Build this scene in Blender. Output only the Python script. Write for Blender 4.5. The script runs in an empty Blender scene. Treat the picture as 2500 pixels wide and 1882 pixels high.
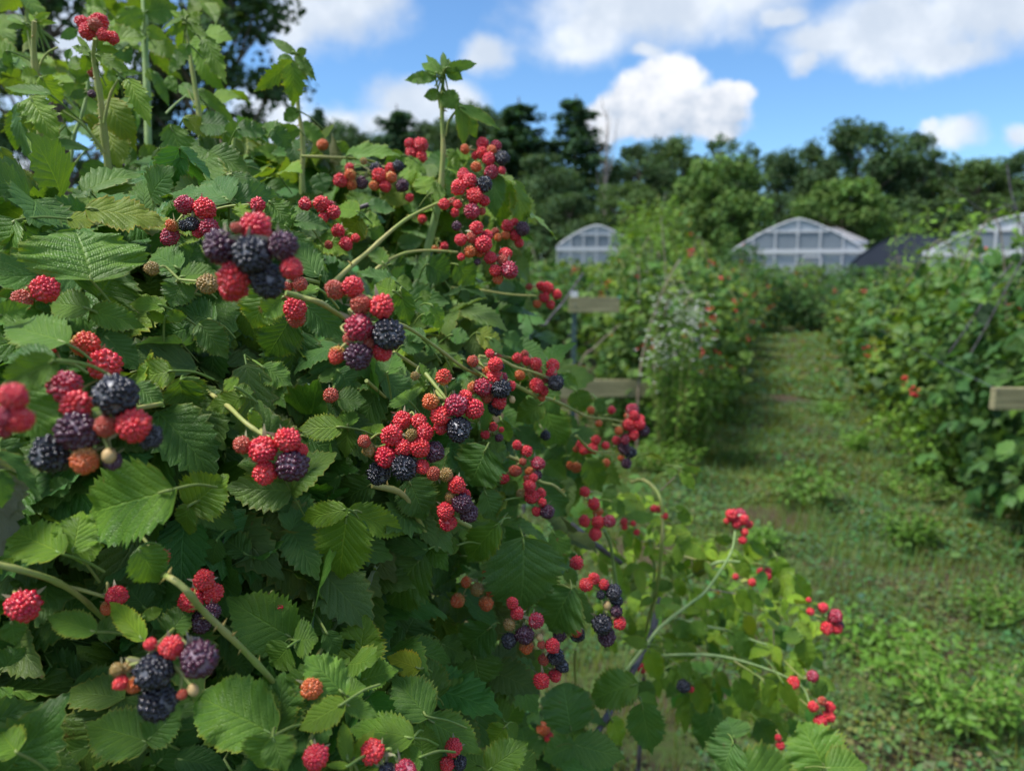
import bpy, math, random
import numpy as np
from mathutils import Vector, noise as mnoise
R = math.radians
rng = np.random.default_rng(11); random.seed(11)
sc = bpy.context.scene

# ------------------------------------------------------------ camera
FPX = 1819.0; PITCH = math.atan((941 - 650) / FPX); CZ = 1.35
cam_d = bpy.data.cameras.new('camera'); cam = bpy.data.objects.new('camera', cam_d)
sc.collection.objects.link(cam); sc.camera = cam
cam.location = (0, 0, CZ); cam.rotation_euler = (R(90) - PITCH, 0, 0)
cam_d.sensor_width = 36; cam_d.lens = FPX / 2500 * 36
cam_d.clip_start = 0.02; cam_d.clip_end = 3000
cam_d.dof.use_dof = True; cam_d.dof.focus_distance = 0.40; cam_d.dof.aperture_fstop = 9.5

# ------------------------------------------------------------ sun, world
SUN_EL, SUN_AZ = R(62), R(-105)          # azimuth clockwise from +Y
sun_d = bpy.data.lights.new('sun', 'SUN'); sun = bpy.data.objects.new('sun', sun_d)
sc.collection.objects.link(sun)
sun_d.energy = 3.4; sun_d.angle = R(14); sun_d.color = (1, .96, .9)
sv = Vector((math.sin(SUN_AZ) * math.cos(SUN_EL), math.cos(SUN_AZ) * math.cos(SUN_EL), math.sin(SUN_EL)))
sun.rotation_euler = (-sv).to_track_quat('-Z', 'Y').to_euler()
sc.view_settings.view_transform = 'Standard'; sc.view_settings.look = 'None'
sc.view_settings.exposure = 0.76; sc.view_settings.gamma = 1
sc.cycles.use_denoising = True
sc.cycles.max_bounces = 7; sc.cycles.diffuse_bounces = 3; sc.cycles.glossy_bounces = 2
sc.cycles.transmission_bounces = 4; sc.cycles.transparent_max_bounces = 6
sc.cycles.sample_clamp_indirect = 4.0

fwd = np.array([0, math.cos(PITCH), -math.sin(PITCH)]); upv = np.array([0, math.sin(PITCH), math.cos(PITCH)])
rgt = np.array([1., 0, 0]); CAM = np.array([0, 0, CZ])
def P(px, py, d):
    return CAM + d * (fwd + rgt * (px - 1250) / FPX + upv * (941 - py) / FPX)
def proj(p):
    v = np.asarray(p) - CAM; d = v @ fwd
    return 1250 + FPX * (v @ rgt) / d, 941 - FPX * (v @ upv) / d, d
V = 2500 / 2212.0                         # whole-picture measurements were read at 2212 px width
def PV(x, y, d): return P(x * V, y * V, d)
def groundpt(x, d): return np.array([(x * V - 1250) / FPX * d, d, 0.0])   # far things: depth ~ Y

class NT:
    def __init__(s, nt): s.nt = nt; nt.nodes.clear()
    def n(s, t, **k):
        nd = s.nt.nodes.new(t)
        for a, b in k.items(): setattr(nd, a, b)
        return nd
    def set(s, sock, v):
        if isinstance(v, bpy.types.NodeSocket): s.nt.links.new(v, sock)
        elif v is not None: sock.default_value = v
    def m(s, op, a, b=None, c=None, clamp=False):
        nd = s.n('ShaderNodeMath', operation=op, use_clamp=clamp)
        s.set(nd.inputs[0], a); s.set(nd.inputs[1], b); s.set(nd.inputs[2], c)
        return nd.outputs[0]
    def vm(s, op, a, b=None):
        nd = s.n('ShaderNodeVectorMath', operation=op)
        s.set(nd.inputs[0], a); s.set(nd.inputs[1], b)
        return nd.outputs['Value'] if op in ('LENGTH', 'DOT_PRODUCT') else nd.outputs[0]
    def mix(s, f, a, b, mode='MIX'):
        nd = s.n('ShaderNodeMix', data_type='RGBA', blend_type=mode)
        s.set(nd.inputs[0], f); s.set(nd.inputs[6], a); s.set(nd.inputs[7], b)
        return nd.outputs[2]
    def ss(s, v, lo, hi):
        nd = s.n('ShaderNodeMapRange', interpolation_type='SMOOTHSTEP')
        s.set(nd.inputs[0], v); s.set(nd.inputs[1], lo); s.set(nd.inputs[2], hi)
        return nd.outputs[0]
    def noise(s, vec, scale, detail=3, rough=.55, out='Fac'):
        nd = s.n('ShaderNodeTexNoise'); s.set(nd.inputs['Vector'], vec)
        nd.inputs['Scale'].default_value = scale; nd.inputs['Detail'].default_value = detail; nd.inputs['Roughness'].default_value = rough
        return nd.outputs[out]
def rgb(r, g, b): return (r, g, b, 1)

world = bpy.data.worlds.new('World'); sc.world = world; world.use_nodes = True
w = NT(world.node_tree)
sky = w.n('ShaderNodeTexSky', sky_type='NISHITA', sun_disc=False, sun_elevation=SUN_EL, sun_rotation=SUN_AZ,
          altitude=200, air_density=1.0, dust_density=0.3, ozone_density=3.0)
tc = w.n('ShaderNodeTexCoord'); sep = w.n('ShaderNodeSeparateXYZ'); w.set(sep.inputs[0], tc.outputs['Generated'])
yy = w.m('MAXIMUM', w.m('ABSOLUTE', sep.outputs[1]), .05)
gx = w.m('DIVIDE', sep.outputs[0], yy); gz = w.m('DIVIDE', sep.outputs[2], yy)
cmb = w.n('ShaderNodeCombineXYZ'); w.set(cmb.inputs[0], gx); w.set(cmb.inputs[1], gz); w.set(cmb.inputs[2], w.m('SIGN', sep.outputs[1]))
def skyxy(x, y):
    v = fwd + rgt * (x * V - 1250) / FPX + upv * (941 - y * V) / FPX
    return v[0] / v[1], v[2] / v[1]
CR = [  # crisp cumulus: x, y, rx, ry
 (1440,185,75,62),(1375,232,68,60),(1310,268,60,46),(1470,262,95,52),(1560,238,72,46),(1602,212,34,26),(1400,275,130,36),(1530,272,90,30)]
SF = [  # softer clouds
 (700,25,150,95),(760,-30,140,90),(640,70,70,75),(1390,20,250,90),(1270,75,110,75),(1260,115,60,35),(1390,118,40,24),(1500,-20,260,75),
 (1960,65,240,85),(1790,95,110,50),(2120,20,200,80),(2230,40,150,60),(1890,130,90,40),(2060,118,110,40),(1740,135,45,26),
 (2060,285,75,28),(2010,272,35,16),(2200,285,30,22),(900,232,110,62),(1000,215,60,55),(850,270,90,40),(740,280,70,45),(560,235,100,60),
 (640,275,120,40),(1680,36,60,22),(1060,110,60,50),(120,120,260,150),(420,330,120,60),(40,380,80,60)]
nz = w.noise(cmb.outputs[0], 5.5, 6, .62, 'Color')
off = w.vm('SCALE', w.vm('SUBTRACT', nz, (.5, .5, .5))); off.node.inputs[3].default_value = .085
wc = w.vm('ADD', cmb.outputs[0], off)
def field(lst):
    acc = None
    for (x, y, rx, ry) in lst:
        a, b = skyxy(x, y); sx = rx * V / FPX; sy = ry * V / FPX
        d = w.vm('SUBTRACT', wc, (a, b, 1)); d = w.vm('MULTIPLY', d, (1 / sx, 1 / sy, 6))
        l = w.m('SUBTRACT', 1.0, w.vm('LENGTH', d))
        if acc is None: acc = l
        else: acc = w.m('SMOOTH_MAX', acc, l, .25)
    return acc
fc = field(CR); fs = field(SF)
nf = w.noise(cmb.outputs[0], 16, 5, .6)
fc2 = w.m('ADD', fc, w.m('MULTIPLY', w.m('SUBTRACT', nf, .5), .95)); fs2 = w.m('ADD', fs, w.m('MULTIPLY', w.m('SUBTRACT', nf, .5), .9))
ac = w.ss(fc2, -.10, .30); as_ = w.ss(fs2, -.25, .62)
# elsewhere in the sky: scattered cumulus over everything outside the view
ng = w.noise(tc.outputs['Generated'], 2.6, 6, .6)
outside = w.m('MAXIMUM', w.ss(w.m('ABSOLUTE', gx), .85, 1.1), w.m('MAXIMUM', w.ss(gz, .5, .75), w.m('LESS_THAN', sep.outputs[1], 0.0)))
ag = w.m('MULTIPLY', w.m('MULTIPLY', w.ss(ng, .47, .6), outside), w.ss(sep.outputs[2], 0, .1))
lowc = w.ss(w.noise(cmb.outputs[0], 9, 4, .6), .35, .75)
# cloud shading: bright crests, greyer lower/thicker parts
shade_c = w.ss(w.m('ADD', w.m('MULTIPLY', w.m('SUBTRACT', gz, skyxy(1450, 262)[1]), 10.0), w.m('MULTIPLY', w.m('SUBTRACT', nf, .5), 4.2)), -.9, .9)
colc = w.mix(shade_c, rgb(.30, .36, .45), rgb(.60, .61, .635))
cols = w.mix(lowc, rgb(.41, .46, .53), rgb(.60, .63, .665))
SKYK = 0.099
hsv = w.n('ShaderNodeHueSaturation'); w.set(hsv.inputs['Color'], sky.outputs[0]); hsv.inputs['Saturation'].default_value = .98
skyc = w.vm('MULTIPLY', hsv.outputs[0], (SKYK * .70, SKYK * .95, SKYK * 1.14))
col = w.mix(w.m('MULTIPLY', ag, .9), skyc, rgb(.55, .58, .65))
col = w.mix(w.m('MULTIPLY', as_, .93), col, cols)
col = w.mix(ac, col, colc)
bg = w.n('ShaderNodeBackground'); w.set(bg.inputs[0], col); bg.inputs[1].default_value = 1.0
# nishita output is scaled by SKYK (~0.1) above
wo = w.n('ShaderNodeOutputWorld'); w.set(wo.inputs[0], bg.outputs[0])
world.cycles.sampling_method = 'MANUAL'; world.cycles.sample_map_resolution = 512

# ------------------------------------------------------------ helpers
def link(o): sc.collection.objects.link(o); return o
def tag(o, label=None, cat=None, group=None, kind=None):
    for k, v in (('label', label), ('category', cat), ('group', group), ('kind', kind)):
        if v: o[k] = v
    return o
def empty(name, loc=(0, 0, 0), rz=0):
    o = bpy.data.objects.new(name, None); o.location = loc; o.rotation_euler = (0, 0, rz); o.empty_display_size = .1
    return link(o)

class MB:
    """collects vertices / faces (any n) with uv, tint and material index, builds one mesh"""
    def __init__(s): s.v = []; s.n = 0; s.f = {}; s.t = []
    def add(s, verts, faces, uv=None, tint=(1, 1, 1), mat=0):
        verts = np.asarray(verts, float).reshape(-1, 3); faces = np.asarray(faces, int)
        k = faces.shape[1]
        if uv is None: uv = np.zeros((len(verts), 2))
        t = np.asarray(tint, float)
        if t.ndim == 1: t = np.tile(t, (len(verts), 1))
        s.v.append(verts); s.t.append((t, np.asarray(uv, float)))
        s.f.setdefault(k, []).append((faces + s.n, mat)); s.n += len(verts)
    def mesh(s, name, mats, smooth=True):
        me = bpy.data.meshes.new(name)
        if not s.n: return me
        v = np.concatenate(s.v); me.vertices.add(len(v)); me.vertices.foreach_set('co', v.ravel())
        loops = []; tot = []; mi = []
        for k, lst in s.f.items():
            for fa, m in lst:
                loops.append(fa.ravel()); tot.append(np.full(len(fa), k)); mi.append(np.full(len(fa), m))
        loops = np.concatenate(loops); tot = np.concatenate(tot); mi = np.concatenate(mi)
        me.loops.add(len(loops)); me.loops.foreach_set('vertex_index', loops)
        me.polygons.add(len(tot)); st = np.concatenate([[0], np.cumsum(tot)[:-1]])
        me.polygons.foreach_set('loop_start', st); me.polygons.foreach_set('loop_total', tot)
        me.polygons.foreach_set('material_index', mi)
        me.polygons.foreach_set('use_smooth', np.full(len(tot), smooth))
        uvs = np.concatenate([t[1] for t in s.t]); tt = np.concatenate([t[0] for t in s.t])
        ul = me.uv_layers.new(name='UVMap'); ul.data.foreach_set('uv', uvs[loops].ravel())
        ca = me.color_attributes.new('tint', 'FLOAT_COLOR', 'POINT')
        ca.data.foreach_set('color', np.concatenate([tt, np.ones((len(tt), 1))], 1).ravel())
        for m in (mats if isinstance(mats, (list, tuple)) else [mats]): me.materials.append(m)
        me.update(calc_edges=True); me.validate()
        return me
    def build(s, name, mats, parent=None, smooth=True, loc=None):
        o = bpy.data.objects.new(name, s.mesh(name, mats, smooth))
        link(o)
        if parent is not None: o.parent = parent
        if loc is not None: o.location = loc
        return o

def norm(v): v = np.asarray(v, float); return v / (np.linalg.norm(v) + 1e-12)
def spline(pts, step=6):
    pts = np.asarray(pts, float)
    if len(pts) < 3: 
        t = np.linspace(0, 1, step + 1)[:, None]; return pts[0] * (1 - t) + pts[-1] * t
    q = np.vstack([2 * pts[0] - pts[1], pts, 2 * pts[-1] - pts[-2]]); out = []
    for i in range(1, len(q) - 2):
        p0, p1, p2, p3 = q[i - 1:i + 3]
        for k in range(step):
            t = k / step
            out.append(.5 * ((2 * p1) + (-p0 + p2) * t + (2 * p0 - 5 * p1 + 4 * p2 - p3) * t * t + (-p0 + 3 * p1 - 3 * p2 + p3) * t ** 3))
    out.append(q[-2]); return np.array(out)
L_nodes = False
def tube(mb, pts, r0, r1=None, sides=7, tint=(1, 1, 1), mat=0, smooth=5, knobs=False):
    c = spline(pts, smooth) if smooth else np.asarray(pts, float); n = len(c)
    r1 = r0 if r1 is None else r1
    rad = np.linspace(r0, r1, n)
    if r0 > .0011 and len(pts) > 3 and L_nodes:
        rad = rad * (1 + .22 * np.exp(-((np.arange(n) % 7 - 3) / .9) ** 2))
    if knobs: rad = rad * (1 + .12 * np.sin(np.arange(n) * 1.7))
    tan = np.gradient(c, axis=0); tan /= np.linalg.norm(tan, axis=1)[:, None] + 1e-12
    ref = np.array([.31, .17, .93]); a = np.cross(tan, ref); a /= np.linalg.norm(a, axis=1)[:, None] + 1e-9
    b = np.cross(tan, a); th = np.linspace(0, 2 * math.pi, sides, endpoint=False)
    ring = c[:, None, :] + rad[:, None, None] * (np.cos(th)[None, :, None] * a[:, None, :] + np.sin(th)[None, :, None] * b[:, None, :])
    i = np.arange(n - 1)[:, None] * sides; j = np.arange(sides)[None, :]; j2 = (j + 1) % sides
    f = np.stack([i + j, i + j2, i + sides + j2, i + sides + j], -1).reshape(-1, 4)
    L = np.concatenate([[0], np.cumsum(np.linalg.norm(np.diff(c, axis=0), axis=1))])
    uv = np.stack([np.repeat(L * 10, sides), np.tile(th / 6.283, n)], 1)
    mb.add(ring.reshape(-1, 3), f, uv, tint, mat)
    for idx in (0, n - 1):
        cap = np.arange(sides)[None, :]
        mb.add(ring[idx], cap if idx else cap[:, ::-1], None, tint, mat)
    return c
def box(mb, lo, hi, tint=(1, 1, 1), mat=0, rot=None, org=None):
    x0, y0, z0 = lo; x1, y1, z1 = hi
    v = np.array([[x0,y0,z0],[x1,y0,z0],[x1,y1,z0],[x0,y1,z0],[x0,y0,z1],[x1,y0,z1],[x1,y1,z1],[x0,y1,z1]], float)
    if rot is not None:
        c, s = math.cos(rot), math.sin(rot); v = v @ np.array([[c, s, 0], [-s, c, 0], [0, 0, 1]])
    if org is not None: v = v + np.asarray(org)
    f = [[0,3,2,1],[4,5,6,7],[0,1,5,4],[1,2,6,5],[2,3,7,6],[3,0,4,7]]
    mb.add(v, f, np.array([[0,0],[1,0],[1,1],[0,1]] * 2), tint, mat)

# ------------------------------------------------------------ leaf templates
class LeafT:
    def __init__(s, teeth, nv, depth=.10, lobes=0, rnd=0):
        nu = 2 * teeth; u = np.linspace(0, 1, nu + 1); s.nu, s.nv = nu, nv
        w_ = (u ** .50) * ((1 - u) ** 1.0); w_ /= w_.max()
        w_ = w_ * (1 - .25 * np.exp(-((u - .86) / .1) ** 2))
        if rnd: w_ = np.sin(math.pi * u ** .82) ** .55 * (1 - .0 * u); w_ /= w_.max()
        vv = np.linspace(-1, 1, 2 * nv + 1)
        U = np.repeat(u[:, None], 2 * nv + 1, 1); Vv = np.repeat(vv[None, :], nu + 1, 0).copy()
        edge = np.zeros_like(U); edge[:, 0] = edge[:, -1] = 1
        tooth = (np.arange(nu + 1) % 2)[:, None] * edge
        if lobes:
            lob = (.5 + .5 * np.cos(2 * math.pi * (u * lobes - .2)))[:, None] * np.abs(Vv) ** 3
            scale = 1 - .34 * lob * np.sin(math.pi * np.clip(u, 0, 1))[:, None] ** .3
        else: scale = 1
        big = (1 + .05 * np.sin(u * 40))[:, None] * edge + (1 - edge)
        X = Vv * w_[:, None] * scale * big * (1 + depth * tooth * np.clip(w_[:, None] * 3, 0, 1)) * .5
        Ux = U + tooth * (.30 / nu) * (2 if depth > .1 else 1.4) - .35 * np.abs(Vv) ** 2 * np.exp(-(U / .10) ** 2) * .10
        Ux = Ux + .04 * np.abs(Vv)* np.sin(math.pi*U)
        s.U, s.X, s.V = Ux.ravel(), X.ravel(), Vv.ravel(); s.u0 = U.ravel()
        m = 2 * nv + 1; i = np.arange(nu)[:, None] * m; j = np.arange(2 * nv)[None, :]
        s.F = np.stack([i + j, i + j + 1, i + m + j + 1, i + m + j], -1).reshape(-1, 4)
        s.uv = np.stack([s.u0, s.V * .5 + .5], 1)
    def place(s, mb, base, axis, nrm, L, W, fold=.15, droop=.25, ruff=.03, tint=(1, 1, 1), mat=0, side_curl=0.0, seed=None, hole=False):
        axis = norm(axis); nrm = norm(nrm - axis * (nrm @ axis)); side = np.cross(axis, nrm)
        ph = rng.uniform(0, 6.28, 4) if seed is None else np.random.default_rng(seed).uniform(0, 6.28, 4)
        a = np.abs(s.V)
        ang = droop * s.U * 1.6                 # bend along the length
        if abs(droop) > 1e-3:
            kx = np.sin(ang) / (droop * 1.6); kz = -(1 - np.cos(ang)) / (droop * 1.6)
        else: kx, kz = s.U, np.zeros_like(s.U)
        y = s.X * W
        z = kz * L + fold * np.abs(y) - side_curl * (y ** 2) / max(W, 1e-6) * 2
        z = z + ruff * W * a ** 2 * (np.sin(s.u0 * 17 + ph[0] + 2.0 * np.sign(s.V)) + .6 * np.sin(s.u0 * 31 + ph[1]))
        z = z + .05 * L * np.sin(s.u0 * 5 + ph[2]) * .4 + .04 * y * np.sin(s.u0 * 4 + ph[3])
        y = y * (1 - .12 * min(1, abs(fold)))
        p = base + np.outer(kx * L, axis) + np.outer(y, side) + np.outer(z, nrm)
        F = s.F
        if hole:
            cu, cv = .42, -.52
            fc = np.mean(np.stack([s.u0[F], s.V[F]], -1), 1)
            F = F[((fc[:, 0] - cu) / .10) ** 2 + ((fc[:, 1] - cv) / .30) ** 2 > 1]
        mb.add(p, F, s.uv, tint, mat)
LEAF_HI = LeafT(16, 4, .20); LEAF_YOUNG = LeafT(14, 4, .30, lobes=6)
LEAF_MD = LeafT(10, 2, .20); LEAF_LO = LeafT(4, 1, .12); LEAF_LOY = LeafT(6, 1, .22); LEAF_ROUND = LeafT(20, 4, .07, rnd=1)

# ------------------------------------------------------------ materials
def new_mat(name):
    m = bpy.data.materials.new(name); m.use_nodes = True; return m, NT(m.node_tree)
def finish(n, sh, disp=None):
    o = n.n('ShaderNodeOutputMaterial'); n.set(o.inputs[0], sh)
def pbsdf(n, col, rough=.5, spec=.5, normal=None, **k):
    b = n.n('ShaderNodeBsdfPrincipled'); n.set(b.inputs['Base Color'], col); n.set(b.inputs['Roughness'], rough)
    b.inputs['Specular IOR Level'].default_value = spec
    if normal is not None: n.set(b.inputs['Normal'], normal)
    for a, v in k.items(): n.set(b.inputs[a.replace('_', ' ')], v)
    return b.outputs[0]

def leaf_material(name, base, back, trans=.26, detail=True, spec=.38, rough=.42):
    m, n = new_mat(name)
    uv = n.n('ShaderNodeUVMap', uv_map='UVMap'); sp = n.n('ShaderNodeSeparateXYZ'); n.set(sp.inputs[0], uv.outputs[0])
    geo = n.n('ShaderNodeNewGeometry'); tint = n.n('ShaderNodeVertexColor', layer_name='tint')
    u = sp.outputs[0]; sv_ = n.m('SUBTRACT', n.m('MULTIPLY', sp.outputs[1], 2), 1); a = n.m('ABSOLUTE', sv_)
    nb = n.noise(geo.outputs['Position'], 60, 3)
    col = n.mix(n.ss(nb, .3, .75), base, tuple(c * k for c, k in zip(base[:3], (1.35, 1.18, 1.1))) + (1,))
    norm_ = None
    if detail:
        # lateral veins leave the midrib at an angle and curve forward
        ph = n.m('MULTIPLY', n.m('SUBTRACT', u, n.m('MULTIPLY', n.m('POWER', a, .85), .27)), 8.5)
        ph = n.m('ADD', ph, n.m('MULTIPLY', n.m('GREATER_THAN', sv_, 0), .5))
        fr = n.m('SUBTRACT', n.m('FRACT', ph), .5); dist = n.m('ABSOLUTE', fr)
        lat = n.m('MULTIPLY', n.m('SUBTRACT', 1, n.ss(dist, .0, .085)), n.m('SUBTRACT', 1, n.m('MULTIPLY', a, .35)))
        mid = n.m('SUBTRACT', 1, n.ss(a, .012, .045))
        vein = n.m('MAXIMUM', lat, mid)
        cv = n.n('ShaderNodeCombineXYZ'); n.set(cv.inputs[0], n.m('MULTIPLY', ph, .35)); n.set(cv.inputs[1], n.m('MULTIPLY', a, 7.5)); n.set(cv.inputs[2], n.m('MULTIPLY', nb, .6))
        ter = n.n('ShaderNodeTexWave', wave_type='BANDS', bands_direction='Y', wave_profile='SIN')
        n.set(ter.inputs['Vector'], cv.outputs[0]); ter.inputs['Scale'].default_value = .9; ter.inputs['Distortion'].default_value = 5; ter.inputs['Detail'].default_value = 2; ter.inputs['Detail Scale'].default_value = 2.2
        vor = n.n('ShaderNodeTexVoronoi', feature='DISTANCE_TO_EDGE'); cv2 = n.n('ShaderNodeCombineXYZ'); n.set(cv2.inputs[0], n.m('MULTIPLY', u, 26)); n.set(cv2.inputs[1], n.m('MULTIPLY', sv_, 10))
        n.set(vor.inputs['Vector'], cv2.outputs[0]); vor.inputs['Scale'].default_value = 1.0
        cell = n.ss(vor.outputs[0], 0, .18)
        puff = n.m('SUBTRACT', 1, n.m('POWER', n.m('MULTIPLY', dist, 2), 2.0))
        puff = n.ss(dist, 0, .32)
        h = n.m('ADD', n.m('MULTIPLY', puff, .75), n.m('ADD', n.m('MULTIPLY', ter.outputs['Fac'], .26), n.m('MULTIPLY', cell, .30)))
        h = n.m('SUBTRACT', h, n.m('MULTIPLY', mid, .8))
        bp = n.n('ShaderNodeBump'); bp.inputs['Strength'].default_value = .48; bp.inputs['Distance'].default_value = .0014
        n.set(bp.inputs['Height'], h); norm_ = bp.outputs[0]
        col = n.mix(n.m('MULTIPLY', vein, .42), col, tuple(c * k for c, k in zip(base[:3], (2.6, 1.9, 2.2))) + (1,))
        # worn yellow margins on some leaves, small brown specks
        edge = n.m('MULTIPLY', n.ss(n.m('ADD', a, n.m('MULTIPLY', nb, .12)), .93, 1.06), .7)
        col = n.mix(n.m('MULTIPLY', edge, n.ss(n.noise(geo.outputs['Position'], 14, 2), .45, .6)), col, rgb(.20, .22, .03))
        spk = n.ss(n.noise(geo.outputs['Position'], 420, 2), .74, .80)
        col = n.mix(n.m('MULTIPLY', spk, .5), col, rgb(.16, .12, .04))
        blot = n.m('MULTIPLY', n.ss(n.noise(geo.outputs['Position'], 110, 4, .65), .66, .72), n.ss(n.noise(geo.outputs['Position'], 11, 2), .52, .6))
        col = n.mix(n.m('MULTIPLY', blot, .75), col, rgb(.19, .11, .04))
        col = n.mix(n.m('MULTIPLY', n.ss(n.noise(geo.outputs['Position'], 28, 4, .6), .48, .72), .35), col, rgb(.12, .20, .03))
    col = n.mix(1.0, col, tint.outputs[0], 'MULTIPLY')
    bcol = n.mix(1.0, back, tint.outputs[0], 'MULTIPLY')
    c2 = n.mix(geo.outputs['Backfacing'], col, bcol)
    ro = n.m('ADD', rough, n.m('MULTIPLY', geo.outputs['Backfacing'], .3))
    b = pbsdf(n, c2, ro, spec, norm_)
    tr = n.n('ShaderNodeBsdfTranslucent'); n.set(tr.inputs[0], n.mix(1.0, col, rgb(1.7, 1.55, .55), 'MULTIPLY'))
    if norm_ is not None: n.set(tr.inputs['Normal'], norm_)
    mx = n.n('ShaderNodeMixShader'); mx.inputs[0].default_value = trans
    n.set(mx.inputs[1], b); n.set(mx.inputs[2], tr.outputs[0]); finish(n, mx.outputs[0])
    return m
M_LEAF = leaf_material('raspberry_leaf', rgb(.072, .172, .026), rgb(.17, .24, .13))
M_FLEAF = leaf_material('distant_leaf', rgb(.075, .165, .030), rgb(.12, .2, .08), detail=False, spec=.3, rough=.55)
M_TREE = leaf_material('tree_leaf', rgb(.050, .108, .036), rgb(.07, .125, .055), trans=.2, detail=False, spec=.2, rough=.6)
M_WEED = leaf_material('weed_leaf', rgb(.140, .195, .026), rgb(.09, .17, .06), trans=.25, detail=False, spec=.3, rough=.5)

def stem_material(name, c1, c2, bloom=.0):
    m, n = new_mat(name); geo = n.n('ShaderNodeNewGeometry'); tint = n.n('ShaderNodeVertexColor', layer_name='tint')
    f = n.noise(geo.outputs['Position'], 35, 4, .6); col = n.mix(n.ss(f, .35, .68), c1, c2)
    fine = n.noise(geo.outputs['Position'], 500, 3)
    col = n.mix(n.m('MULTIPLY', n.ss(fine, .5, .7), .35), col, rgb(.32, .24, .13))
    col = n.mix(1.0, col, tint.outputs[0], 'MULTIPLY')
    bp = n.n('ShaderNodeBump'); bp.inputs['Strength'].default_value = .3; bp.inputs['Distance'].default_value = .0006; n.set(bp.inputs['Height'], fine)
    finish(n, pbsdf(n, col, .5, .35, bp.outputs[0])); return m
M_STEM = stem_material('green_cane', rgb(.24, .32, .07), rgb(.38, .36, .12))
M_BLOOM = stem_material('pale_cane', rgb(.20, .32, .10), rgb(.32, .43, .16))
M_DARKCANE = stem_material('purple_cane', rgb(.06, .045, .055), rgb(.12, .12, .15))
M_WOODCANE = stem_material('woody_cane', rgb(.16, .12, .08), rgb(.26, .22, .17))
M_SEPAL = stem_material('sepal', rgb(.30, .30, .16), rgb(.42, .36, .24))

def berry_material(name, body, bloomc, bloom_amt, body2=None, tip=None, spec=.55, rough=.24, sub=.0):
    m, n = new_mat(name); t = n.n('ShaderNodeVertexColor', layer_name='tint'); s3 = n.n('ShaderNodeSeparateColor'); n.set(s3.inputs[0], t.outputs[0])
    h, rr, ax = s3.outputs[0], s3.outputs[1], s3.outputs[2]     # height above the crevice, per-drupelet random, along the axis
    oi = n.n('ShaderNodeObjectInfo'); geo = n.n('ShaderNodeNewGeometry')
    f = n.m('ADD', n.m('MULTIPLY', rr, .6), n.m('MULTIPLY', oi.outputs['Random'], .4))
    col = n.mix(f, body, body2 or body)
    if tip is not None: col = n.mix(n.ss(ax, .25, .62), tip, col)
    nz_ = n.noise(geo.outputs['Position'], 900, 3, .6)
    bl = n.m('MULTIPLY', n.m('SUBTRACT', 1, n.ss(n.m('ADD', h, n.m('MULTIPLY', n.m('SUBTRACT', nz_, .5), .55)), .20, .46)), bloom_amt)
    bl = n.m('ADD', bl, n.m('MULTIPLY', n.ss(nz_, .5, .9), bloom_amt * .16), clamp=True)
    col = n.mix(bl, col, bloomc)
    ro = n.m('ADD', rough, n.m('MULTIPLY', bl, .4))
    b = pbsdf(n, col, ro, spec, None, Subsurface_Weight=sub)
    for s_ in n.nt.nodes:
        if s_.type == 'BSDF_PRINCIPLED' and sub > 0:
            s_.inputs['Subsurface Radius'].default_value = (1, .25, .15); s_.inputs['Subsurface Scale'].default_value = .002
    finish(n, b); return m
BM = {
 'R': berry_material('red_berry', rgb(.52, .006, .040), rgb(.82, .30, .28), .32, rgb(.74, .040, .030)),
 'O': berry_material('orange_berry', rgb(.56, .075, .02), rgb(.64, .32, .18), .40, rgb(.64, .15, .03), tip=rgb(.48, .22, .05)),
 'r': berry_material('rusty_berry', rgb(.40, .045, .028), rgb(.52, .27, .18), .50, rgb(.48, .08, .04)),
 'P': berry_material('crimson_berry', rgb(.30, .006, .03), rgb(.66, .36, .40), .48, rgb(.40, .010, .035)),
 'D': berry_material('purple_berry', rgb(.040, .004, .018), rgb(.40, .30, .36), .50, rgb(.070, .008, .026)),
 'B': berry_material('black_berry', rgb(.006, .0055, .010), rgb(.34, .34, .37), .42, rgb(.009, .006, .014)),
 'G': berry_material('green_berry', rgb(.26, .20, .045), rgb(.45, .38, .20), .5, rgb(.36, .18, .05)),
 'Y': berry_material('half_ripe_berry', rgb(.58, .025, .018), rgb(.68, .30, .18), .35, rgb(.64, .06, .03), tip=rgb(.50, .30, .05)),
}
m, n = new_mat('receptacle'); finish(n, pbsdf(n, n.mix(n.noise(n.n('ShaderNodeNewGeometry').outputs['Position'], 400), rgb(.46, .30, .12), rgb(.58, .42, .20)), .55, .3)); BM['C'] = m
# ------------------------------------------------------------ setting
m, n = new_mat('soil_and_turf'); g = n.n('ShaderNodeNewGeometry').outputs['Position']
a_ = n.noise(g, 2.2, 5, .6); b_ = n.noise(g, 45, 4, .7)
col = n.mix(n.ss(b_, .35, .65), rgb(.055, .040, .024), rgb(.10, .072, .045))
col = n.mix(n.ss(n.m('ADD', a_, n.m('MULTIPLY', n.m('SUBTRACT', b_, .5), .5)), .40, .62), col, rgb(.070, .110, .026))
bp = n.n('ShaderNodeBump'); bp.inputs['Strength'].default_value = .8; bp.inputs['Distance'].default_value = .02; n.set(bp.inputs['Height'], b_)
finish(n, pbsdf(n, col, .9, .2, bp.outputs[0])); M_GROUND = m
TH = math.atan((1722 * V - 1250) / FPX); DS = np.array([math.sin(TH), math.cos(TH), 0]); DT = np.array([math.cos(TH), -math.sin(TH), 0])
def ST(s, t, z=0): return DS * s + DT * t + np.array([0, 0, z])
def gh(x, y):                                # gentle unevenness of the ground
    return .02 * np.sin(x * 2.1 + .4) * np.sin(y * 1.7) + .012 * np.sin(x * 5.3 + y * 4.1)
gm = MB()
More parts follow.
